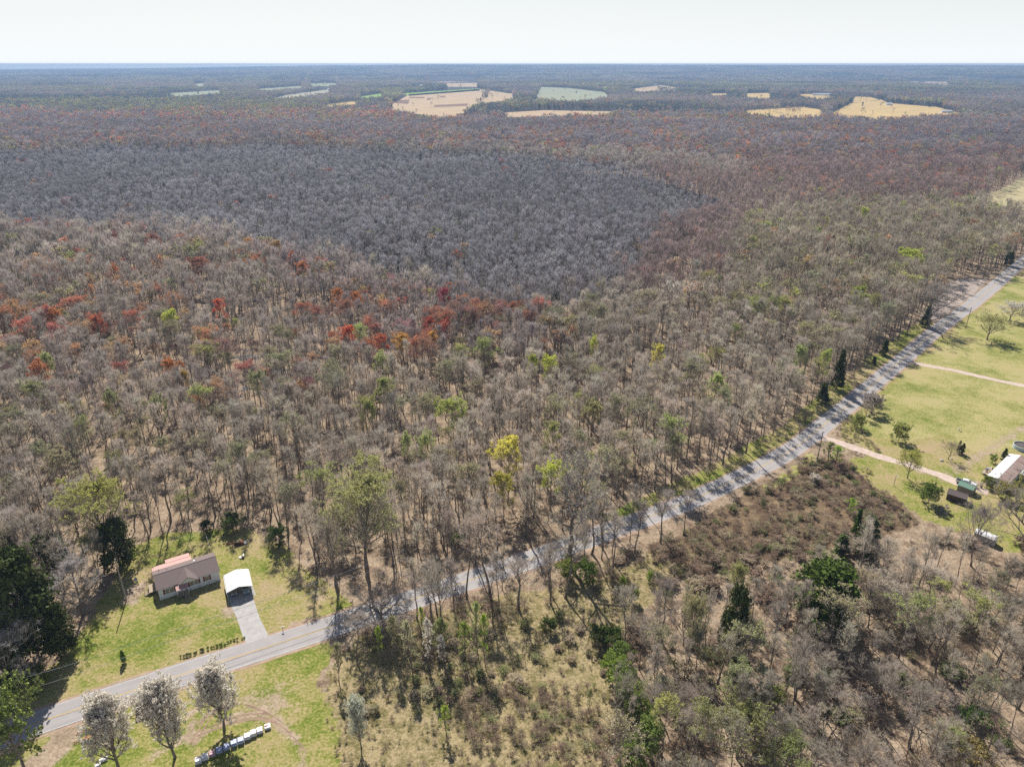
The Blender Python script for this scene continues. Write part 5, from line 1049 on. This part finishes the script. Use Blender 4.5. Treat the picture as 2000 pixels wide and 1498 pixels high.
# chain link fence: corner posts, top rail, thin mesh wires
def fence(pix, H, label, name='chain_link_fence', m='galv', step=3.0):
    pts = [P(*q) for q in pix]; e = empty(name, pts[0]); tag(e, label, 'fence'); o = pts[0]
    for i in range(len(pts)-1):
        a, b = pts[i]-o, pts[i+1]-o; n = max(1, int((b-a).length/step)); 
        for k in range(n+(i == len(pts)-2)): q = a.lerp(b, k/n); MB().tube([q, q+Vector((0, 0, H+.05))], .035, 6).build('post', M[m], e)
        MB().tube([a+Vector((0, 0, H)), b+Vector((0, 0, H))], .028, 5).build('top_rail', M[m], e)
        w = MB()
        for zz in np.arange(.15, H, .3): w.tube([a+Vector((0, 0, zz)), b+Vector((0, 0, zz))], .006, 3)
        w.build('wire_mesh', M[m], e)
fence([(310, 1068), (350, 1057), (402, 1046), (412, 1078)], 1.4, 'chain link fence round the back yard behind the house'); fence([(247, 1172), (268, 1165), (290, 1158)], 1.1, 'low wood rail fence left of the house', 'wood_fence', 'deckwood')
# debris piles
def pile(px, py, label, items):
    b = P(px, py); e = empty('debris_pile', b); tag(e, label, 'junk')
    for nm, c, d, m, rz, rx in items: MB().box(c, d, 0, rz, rx).build(nm, M[m], e)
pile(462, 1062, 'junk pile with a leaning grey panel and orange board behind the house', [('panel', (.3, 0, .75), (1.7, .1, 1.6), 'trim', .5, .9), ('board', (-2.0, .1, .15), (1.6, .5, .18), 'orangewood', .1, .05), ('plank', (-.7, .2, .35), (.5, 1.4, .12), 'orangewood', .4, .3), ('crate', (1.5, .1, .4), (1.1, .9, .8), 'rust', .3, .1), ('sheet', (2.3, .3, .3), (.8, .9, .3), 'trim', .8, .3), ('tarp', (.6, -.5, .3), (1.4, .7, .5), 'rustdark', .2, .2)])
pile(471, 1090, 'small pile of white and dark scraps in the back yard', [('scrap', (0, 0, .2), (.7, .5, .35), 'trim', .3, .2), ('pipe', (.4, .6, .3), (.15, 1.5, .12), 'galv', .3, .2), ('tub', (.5, .1, .25), (.6, .6, .5), 'black', .1, 0), ('rag', (-.4, .3, .12), (.5, .4, .2), 'wrap', .8, .1)])
# seedlings along the road
for k in range(20):
    t = k/19; x = 352+t*(478-352)+random.uniform(-2, 2); y = 1288+t*(1250-1288)+random.uniform(-2, 2); b = P(x, y-3)
    place_tree('seedling', 'leafy_shrub_%d' % (k % 3), b.x, b.y, 0, 1, (.16, .21, .055), random.uniform(0, 6), 'tiny evergreen seedling in the roadside row below the house', 'seedling', 'row of evergreen seedlings along the road', split=False, cs=(random.uniform(.09, .17),)*2+(random.uniform(.14, .28),))
# ------------------------------------------------------------------ south lawn: trailer, ramps, wrapped pallets
tp, tq, ta, tl = frame((266, 1399), (300, 1388))
tr = empty('utility_trailer', P(286, 1388), ta); tag(tr, 'dark rusty high-sided trailer parked behind the middle pear', 'trailer')
MB().box((0, 0, .62), (3.4, 1.9, .1)).build('bed', M['rustdark'], tr)
for y in (-.95, .95): MB().box((0, y, 1.15), (3.4, .06, 1.0)).build('side_wall', M['rustdark'], tr)
for x in (-1.7, 1.7): MB().box((x, 0, 1.1), (.06, 1.9, .9)).build('end_wall', M['rustdark'], tr)
for y in (-1.1, 1.1):
    w = MB().tube([(.2, y-.1, .34), (.2, y+.1, .34)], .34, 16).build('wheel', M['black'], tr); MB().tube([(.2, y-.12, .34), (.2, y+.12, .34)], .17, 10).build('rim', M['galv'], w)
MB().tube([(-1.7, -.8, .5), (-2.9, 0, .5)], .06, 5).tube([(-1.7, .8, .5), (-2.9, 0, .5)], .06, 5).tube([(-2.7, 0, .5), (-3.3, 0, .52)], .07, 6).build('drawbar', M['galv'], tr); MB().tube([(-2.7, .1, 0), (-2.7, .1, .8)], .04, 6).build('jack', M['galv'], tr)
MB().box((0, 0, 1.68), (3.5, .08, .08)).build('top_bar', M['galv'], tr)
for i, (px, py, ln, hh) in enumerate([(166, 1429, 3.0, .5), (164, 1446, 3.6, .75)]):
    e = empty('rusty_ramp', P(px, py), .38); tag(e, ['upper rusty slatted ramp lying by the road verge', 'lower rusty slatted ramp with orange plank behind left pear'][i], 'ramp')
    for y in (-.3, .3): MB().tube([(-ln/2, y, .08), (ln/2, y, hh)], .05, 4).build('rail', M['rust'], e)
    for k in range(9): t = (k+.5)/9; MB().box((-ln/2+ln*t, 0, .1+(hh-.08)*t), (.09, .6, .05)).build('slat', M['rust'], e)
    if i: MB().slab([(-.3, -.34, .52), (ln/2, -.34, hh+.1), (ln/2, .34, hh+.1), (-.3, .34, .52)], .05).build('plank', M['orangewood'], e)
    MB().box((ln/2-.1, 0, hh/2), (.08, .6, hh)).build('end_leg', M['rust'], e)
PAL = [(388, 1488, 'wrap', 'plain white wrapped pallet at the left end of the row'), (401, 1481, 'wrap', 'white wrapped pallet second from the left end'), (415, 1474, 'wrapred', 'pallet of red and blue printed bags, third from the left'), (429, 1467, 'wrapblue', 'pallet of bags in the pear shadow, left one'),
       (443, 1461, 'wrapblue', 'dark blue pallet in the pear shadow, right one'), (457.5, 1454.5, 'wrapblue', 'blue printed pallet just right of the pear shadow'), (471, 1449, 'wrapblue', 'second blue and white pallet right of the pear shadow'), (484, 1441, 'wrap', 'bright white wrapped pallet right of the blue ones'), (495.5, 1435, 'wrap', 'white wrapped pallet with a dark strap'), (508, 1429, 'wrap', 'lumpy white pallet, second from the right end'), (523, 1421, 'wrap', 'open white pallet with red scraps at the right end')]
for i, (px, py, mm, lb) in enumerate(PAL):
    b = P(px, py); e = empty('wrapped_pallet', b, .40); tag(e, lb, 'pallet', 'row of wrapped pallets on the south lawn'); hgt = [.8, .8, .7, .65, .7, .85, .8, .8, .85, .7, .5][i]
    for y in (-.5, 0, .5): MB().box((0, y, .06), (1.2, .1, .1)).build('skid', M['deckwood'], e)
    MB().box((0, 0, .13), (1.2, 1.15, .04)).build('deck_board', M['deckwood'], e)
    ld = MB()
    for z_ in range(3): ld.box((0, 0, .15+hgt*(z_+.5)/3), (1.16-.03*z_, 1.12-.02*z_, hgt/3-.01))
    ld.build('load', M[mm], e, .05)
    if i in (8, 9): MB().box((0, -.1, .15+hgt/2), (1.2, .07, hgt+.04)).build('strap', M['black' if i == 8 else 'rust'], e)
    if i == 10: MB().box((-.2, .1, .75), (.5, .3, .12), 0, .5).build('scrap', M['redlens'], e)
for px, py, ww, lb in ((192, 1496, .9, 'white box cut by the bottom edge near the left pear'), (203, 1485, 1.3, 'long white slab beside the box near the left pear')):
    single('white_slab', MB().box((0, 0, .25), (ww, .5, .5)).box((0, 0, .53), (ww+.06, .56, .06)), M['wrap'], lb, 'box', bevel=.03, loc=P(px, py), rz=.6)
# ------------------------------------------------------------------ mobile home and yard at the right
ma = P(1929, 930, 3.0); mb_ = P(1984, 876, 3.0); mang = math.atan2(mb_.y-ma.y, mb_.x-ma.x); ML = 21.0; MW = 5.6
mh = empty('mobile_home', (ma.x, ma.y, 0), mang); tag(mh, 'long pale mobile home with white and rusty metal roof at the right edge', 'mobile home')
MB().prism([(0, .3), (-MW, .3), (-MW, 2.95), (-MW/2, 3.65), (0, 2.95)], 0, ML).build('wall', M['siding'], mh)
MB().box((ML/2, -MW/2, .2), (ML-.1, MW-.1, .4)).build('skirting', M['galv'], mh)
MB().slab([(-.25, .25, 2.95), (ML+.25, .25, 2.95), (ML+.25, -MW/2, 3.72), (-.25, -MW/2, 3.72)], .06).build('roof_white_side', M['whitemetal'], mh)
MB().slab([(-.25, -MW-.25, 2.95), (ML+.25, -MW-.25, 2.95), (ML+.25, -MW/2, 3.72), (-.25, -MW/2, 3.72)], .06).build('roof_rusty_side', M['rustmetal'], mh)['label'] = 'rust streaked roof slope'
MB().tube([(2.6, -1.3, 3.2), (2.6, -1.3, 3.75)], .09, 8).build('roof_vent', M['black'], mh)
w = MB().box((-.03, -MW*.42, 1.9), (.06, .9, 1.0)).build('window', M['trim'], mh); MB().box((-.07, -MW*.42, 1.9), (.03, .78, .86)).build('pane', M['glass'], w)
for k in range(5):
    w = MB().box((2.2+3.9*k, -MW-.03, 1.9), (1.1, .06, 1.0)).build('window', M['trim'], mh); MB().box((2.2+3.9*k, -MW-.07, 1.9), (.98, .03, .88)).build('pane', M['glass'], w)
d_ = MB().box((8.2, -MW-.04, 1.45), (.95, .08, 2.0)).build('door', M['trim'], mh); MB().box((8.5, -MW-.1, 1.45), (.06, .06, .12)).build('handle', M['galv'], d_)
MB().slab([(10, -MW-3, 2.45), (16.5, -MW-3, 2.45), (16.5, -MW-.1, 2.85), (10, -MW-.1, 2.85)], .06).build('side_porch_roof', M['whitemetal'], mh)
for x in (10.2, 13.2, 16.3): MB().box((x, -MW-2.9, 1.2), (.09, .09, 2.4)).build('porch_post', M['trim'], mh)
# cluttered deck
dk = empty('cluttered_deck', P(1931, 923), mang); tag(dk, 'small cluttered wooden deck at the near end of the mobile home', 'deck'); MB().box((0, 0, .5), (5.6, 2.6, .12)).build('floor', M['deckwood'], dk)
for (x, y) in ((-2.7, -1.2), (-2.7, 1.2), (2.7, 1.2), (0, 1.2)): MB().box((x, y, .75), (.1, .1, 1.5)).build('post', M['trim'], dk)
MB().box((0, 1.2, 1.45), (5.5, .07, .07)).build('rail', M['rust'], dk); MB().box((-2.7, 0, 1.45), (.07, 2.4, .07)).build('rail', M['trim'], dk)
for k in range(9):
    x, y = random.uniform(-2.3, 2.3), random.uniform(-.9, .9); single('deck_clutter', MB().box((0, 0, .2), (random.uniform(.3, .7), random.uniform(.3, .6), .4)).box((.05, 0, .45), (.2, .3, .12)), M[['trim', 'galv', 'black', 'rust', 'wrap'][k % 5]], 'small household thing standing on the cluttered deck', 'clutter', 'clutter on the mobile home deck', .02, loc=dk.matrix_world @ Vector((0, 0, 0)) if False else (P(1931, 923)+Matrix.Rotation(mang, 3, 'Z') @ Vector((x, y, .56))), rz=random.uniform(0, 3))
# pool
pl = empty('swimming_pool', P(1997, 876)); tag(pl, 'round above-ground pool with blue rim behind the mobile home', 'pool'); n = 32; R_ = 2.9
ws = MB(); 
for i in range(n):
    a0, a1 = 2*math.pi*i/n, 2*math.pi*(i+1)/n; k = len(ws.v)
    ws.v += [(R_*math.cos(a), R_*math.sin(a), z) for a in (a0, a1) for z in (0, 1.25)]+[((R_-.1)*math.cos(a), (R_-.1)*math.sin(a), z) for a in (a0, a1) for z in (.1, 1.25)]; ws.f += [(k, k+2, k+3, k+1), (k+4, k+5, k+7, k+6), (k+1, k+3, k+7, k+5)]; ws.m += [0, 0, 0]
ws.build('wall', M['poolblue'], pl); MB().tube([(0, 0, .95), (0, 0, .99)], R_-.12, 32).build('water', M['poolwater'], pl)
rm_ = MB(); pts = [((R_-.02)*math.cos(2*math.pi*i/n), (R_-.02)*math.sin(2*math.pi*i/n), 1.28) for i in range(n+1)]; rm_.tube(pts, .09, 6).build('rim', M['trim'], pl)
# sheds
def shed(name, a, b, wd, he, hr, wm, rmn, label, z0=None, gambrel=False, door=True):
    p, q, an, L_ = frame(a, b); e = empty(name, (p.x, p.y, 0), an); tag(e, label, 'shed')
    MB().prism([(0, 0), (wd, 0), (wd, he), (wd/2, hr), (0, he)] if not gambrel else [(0, 0), (wd, 0), (wd, he), (wd*.82, he+(hr-he)*.72), (wd/2, hr), (wd*.18, he+(hr-he)*.72), (0, he)], 0, L_).build('wall', M[wm], e)
    if gambrel:
        r = MB(); k = he+(hr-he)*.72
        for q4 in ([(0-.12, he-.08), (wd*.18, k)], [(wd*.18, k), (wd/2, hr)], [(wd+.12, he-.08), (wd*.82, k)], [(wd*.82, k), (wd/2, hr)]):
            (y0, z0_), (y1, z1_) = q4; r.slab([(-.12, y0, z0_+.06), (L_+.12, y0, z0_+.06), (L_+.12, y1, z1_+.06), (-.12, y1, z1_+.06)], .06)
        r.build('roof', M[rmn], e)
    else: gable_roof(0, L_, 0, wd, he, hr, .15, .06).build('roof', M[rmn], e)
    if door: d = MB().box((L_+.03, wd/2, he*.45), (.06, 1.1, he*.85)).build('door', M[wm], e); MB().box((L_+.08, wd/2+.4, he*.45), (.06, .06, .14)).build('handle', M['galv'], d)
    MB().box((L_*.5, wd/2, .06), (L_-.2, wd-.2, .1)).build('floor', M['deckwood'], e); return e
shed('shed', (1847, 975), (1884, 987), 3.4, 2.1, 3.0, 'darkwall', 'brownroof', 'dark brown shed with shingle roof, the nearer of the pair', gambrel=False)
shed('shed', (1868, 958), (1897, 969), 3.4, 2.1, 2.9, 'shedwall', 'greenroof', 'shed with green roof behind the dark brown one')
shed('shed', (1900, 1052), (1940, 1068), 2.5, 2.1, 2.6, 'screen', 'whitemetal', 'pale metal shed with white rounded roof at the edge of the woods', gambrel=True)
t0, t1, tang, _ = frame((1862, 943), (1910, 957)); car('pickup_truck', P(1886, 946), tang, M['whitepaint'], 'white pickup truck with empty black bed behind the green roofed shed', 'truck', truck=True)
# small yard things
single('burn_barrel', MB().tube([(0, 0, 0), (0, 0, .3), (0, 0, .31), (0, 0, .9)], [.3, .3, .32, .3], 14).tube([(0, 0, .88), (0, 0, .93)], .33, 14), M['pole'], 'dark round barrel between the truck and the mobile home', 'barrel', loc=P(1916, 953))
bb = empty('bird_bath', P(1873, 841)); tag(bb, 'grey bird bath standing alone on the east lawn', 'bird bath'); MB().tube([(0, 0, 0), (0, 0, .1), (0, 0, .12), (0, 0, .8)], [.25, .25, .1, .08], 10).build('pedestal', M['concrete'], bb); MB().tube([(0, 0, .8), (0, 0, .95)], [.12, .4], 14).build('basin', M['concrete'], bb)
single('garden_rock', MB().tube([(0, 0, 0), (.02, 0, .2), (0, .03, .4), (0, 0, .5)], [.55, .6, .42, .15], 9), M['concrete'], 'pale rock beside the mulch bed on the east lawn', 'rock', loc=P(1839, 900), smooth=True)
single('garden_rock', MB().tube([(0, 0, 0), (.02, 0, .15), (0, .03, .32), (0, 0, .4)], [.4, .45, .3, .1], 8), M['concrete'], 'white rock right of the small bare tree trunk', 'rock', loc=P(1858, 897), smooth=True)
b = P(1866, 886); single('garden_bench', MB().box((0, 0, .42), (1.2, .4, .06)).box((0, .2, .7), (1.2, .06, .4)).box((-.5, 0, .2), (.08, .4, .4)).box((.5, 0, .2), (.08, .4, .4)), M['pole'], 'small dark bench between the two arborvitae spires', 'bench', loc=P(1876, 889), rz=-.3)
fence([(1988, 548), (1975, 556), (1990, 552)], 1.2, 'white culvert rail at the far right lane', 'culvert_rail', 'galv', 2)
# far hedge and tree line bush clumps: scrub, understorey and dry brush as one mass
SC = []
_dc = np.concatenate([spline([P(*q) for q in DRIVE2], 1.0), spline([P(*q) for q in DRIVE3], 1.0)])
def near_drive(x, y):
    d = np.full(len(x), 1e9)
    for q in _dc: d = np.minimum(d, np.hypot(x-q[0], y-q[1]))
    return d < 2.9
def fill(poly, s, protos, tints, smin, smax, thin=.85):
    xs = [P(*q) for q in poly]; x0, x1 = min(p.x for p in xs), max(p.x for p in xs); y0, y1 = min(p.y for p in xs), max(p.y for p in xs)
    gxx, gyy = np.meshgrid(np.arange(x0, x1, s), np.arange(y0, y1, s)); a = np.stack([gxx.ravel(), gyy.ravel()], 1)+RNG.uniform(-.5, .5, (gxx.size, 2))*s
    px, py, _ = proj(a[:, 0], a[:, 1]); px = px+(fbm(a[:, 0], a[:, 1], 9, 71)-.5)*36; py = py+(fbm(a[:, 0], a[:, 1], 9, 72)-.5)*26
    k = inpoly(px, py, poly) & (RNG.uniform(size=len(a)) < thin*np.clip(2.2*fbm(a[:, 0], a[:, 1], 7, 77)-.35, .05, 1)) & (road_dist(a[:, 0], a[:, 1]) > RW+1.3) & ~near_drive(a[:, 0], a[:, 1])
    for q in a[k]:
        i = RNG.integers(0, len(tints)); t = np.array(tints[i])*RNG.uniform(.75, 1.25); SC.append((q[0], q[1], 0, 'x', protos[RNG.integers(0, len(protos))], RNG.uniform(smin, smax), tuple(t)))
BC = ['brush_clump_0', 'brush_clump_1', 'brush_clump_2']; LS = ['leafy_shrub_0', 'leafy_shrub_1', 'leafy_shrub_2']
TANB = [(.58, .49, .35), (.50, .41, .30), (.42, .32, .24), (.50, .46, .28)]; MARB = [(.42, .30, .23), (.48, .37, .28), (.38, .29, .21)]
fill(MEADOW, 1.7, BC, [(.58, .49, .33), (.52, .43, .30), (.46, .36, .25), (.50, .50, .24)], .12, .42, .8); fill(BRUSH2, 1.6, BC, TANB+MARB+[(.40, .42, .2)], .3, .9, 1.0); fill([(700, 1300), (900, 1240), (1180, 1180), (1200, 1340), (900, 1380), (700, 1400)], 2.6, BC+LS, TANB+[(.36, .38, .16), (.44, .44, .22)], .25, .6, .8); fill(BRUSH, 1.9, BC, MARB+TANB, .4, .95, .95); fill(BRUSH, 4.2, LS, [(.28, .30, .12), (.22, .24, .1), (.34, .34, .16)], .3, .6, .5)
fill([(1200, 1090), (1560, 1050), (2050, 1060), (2050, 1520), (1180, 1520), (1190, 1250)], 2.6, BC+['leafy_shrub_0'], TANB+MARB+[(.30, .34, .14)], .4, 1.0, .7)
fill([(640, 1270), (760, 1225), (960, 1170), (1110, 1112), (1290, 1060), (1290, 1085), (1130, 1150), (940, 1250), (760, 1310)], 2.2, BC, TANB, .5, 1.0, .8)
fill([(560, 1085), (620, 1180), (700, 1186), (960, 1098), (1300, 975), (1560, 850), (1700, 740), (1720, 650), (1500, 760), (1250, 900), (900, 1030), (620, 1040)], 3.0, BC, [(.44, .37, .30), (.40, .33, .26)], .4, .9, .6)
fill([(1615, 830), (1650, 800), (1700, 860), (1730, 905), (1660, 880)], 1.5, BC, TANB, .3, .6, .8)
fill([(1812, 988), (1850, 994), (1862, 1010), (1825, 1000)], 1.2, BC, [(.36, .34, .36)], .3, .5, .9)
scatter('dry_brush', SC, 'knee high brown and tan brush covering the meadow and the woodland floor')
print('brush', len(SC))


# ------------------------------------------------------------------ haze
m = bpy.data.materials.new('haze'); m.use_nodes = True; n = m.node_tree.nodes; n.remove(n["Principled BSDF"])
pv = n.new("ShaderNodeVolumePrincipled"); pv.inputs["Color"].default_value = (.36, .54, .82, 1); pv.inputs["Density"].default_value = .00012
pv.inputs["Anisotropy"].default_value = .2
m.node_tree.links.new(pv.outputs[0], n["Material Output"].inputs["Volume"])
b = MB().box((0, 5500, 12), (24000, 13600, 219.5)); hz = b.build('haze', m); tag(hz, 'thin blue air haze fading the far woods', kind='stuff')
hz.display_type = 'WIRE'
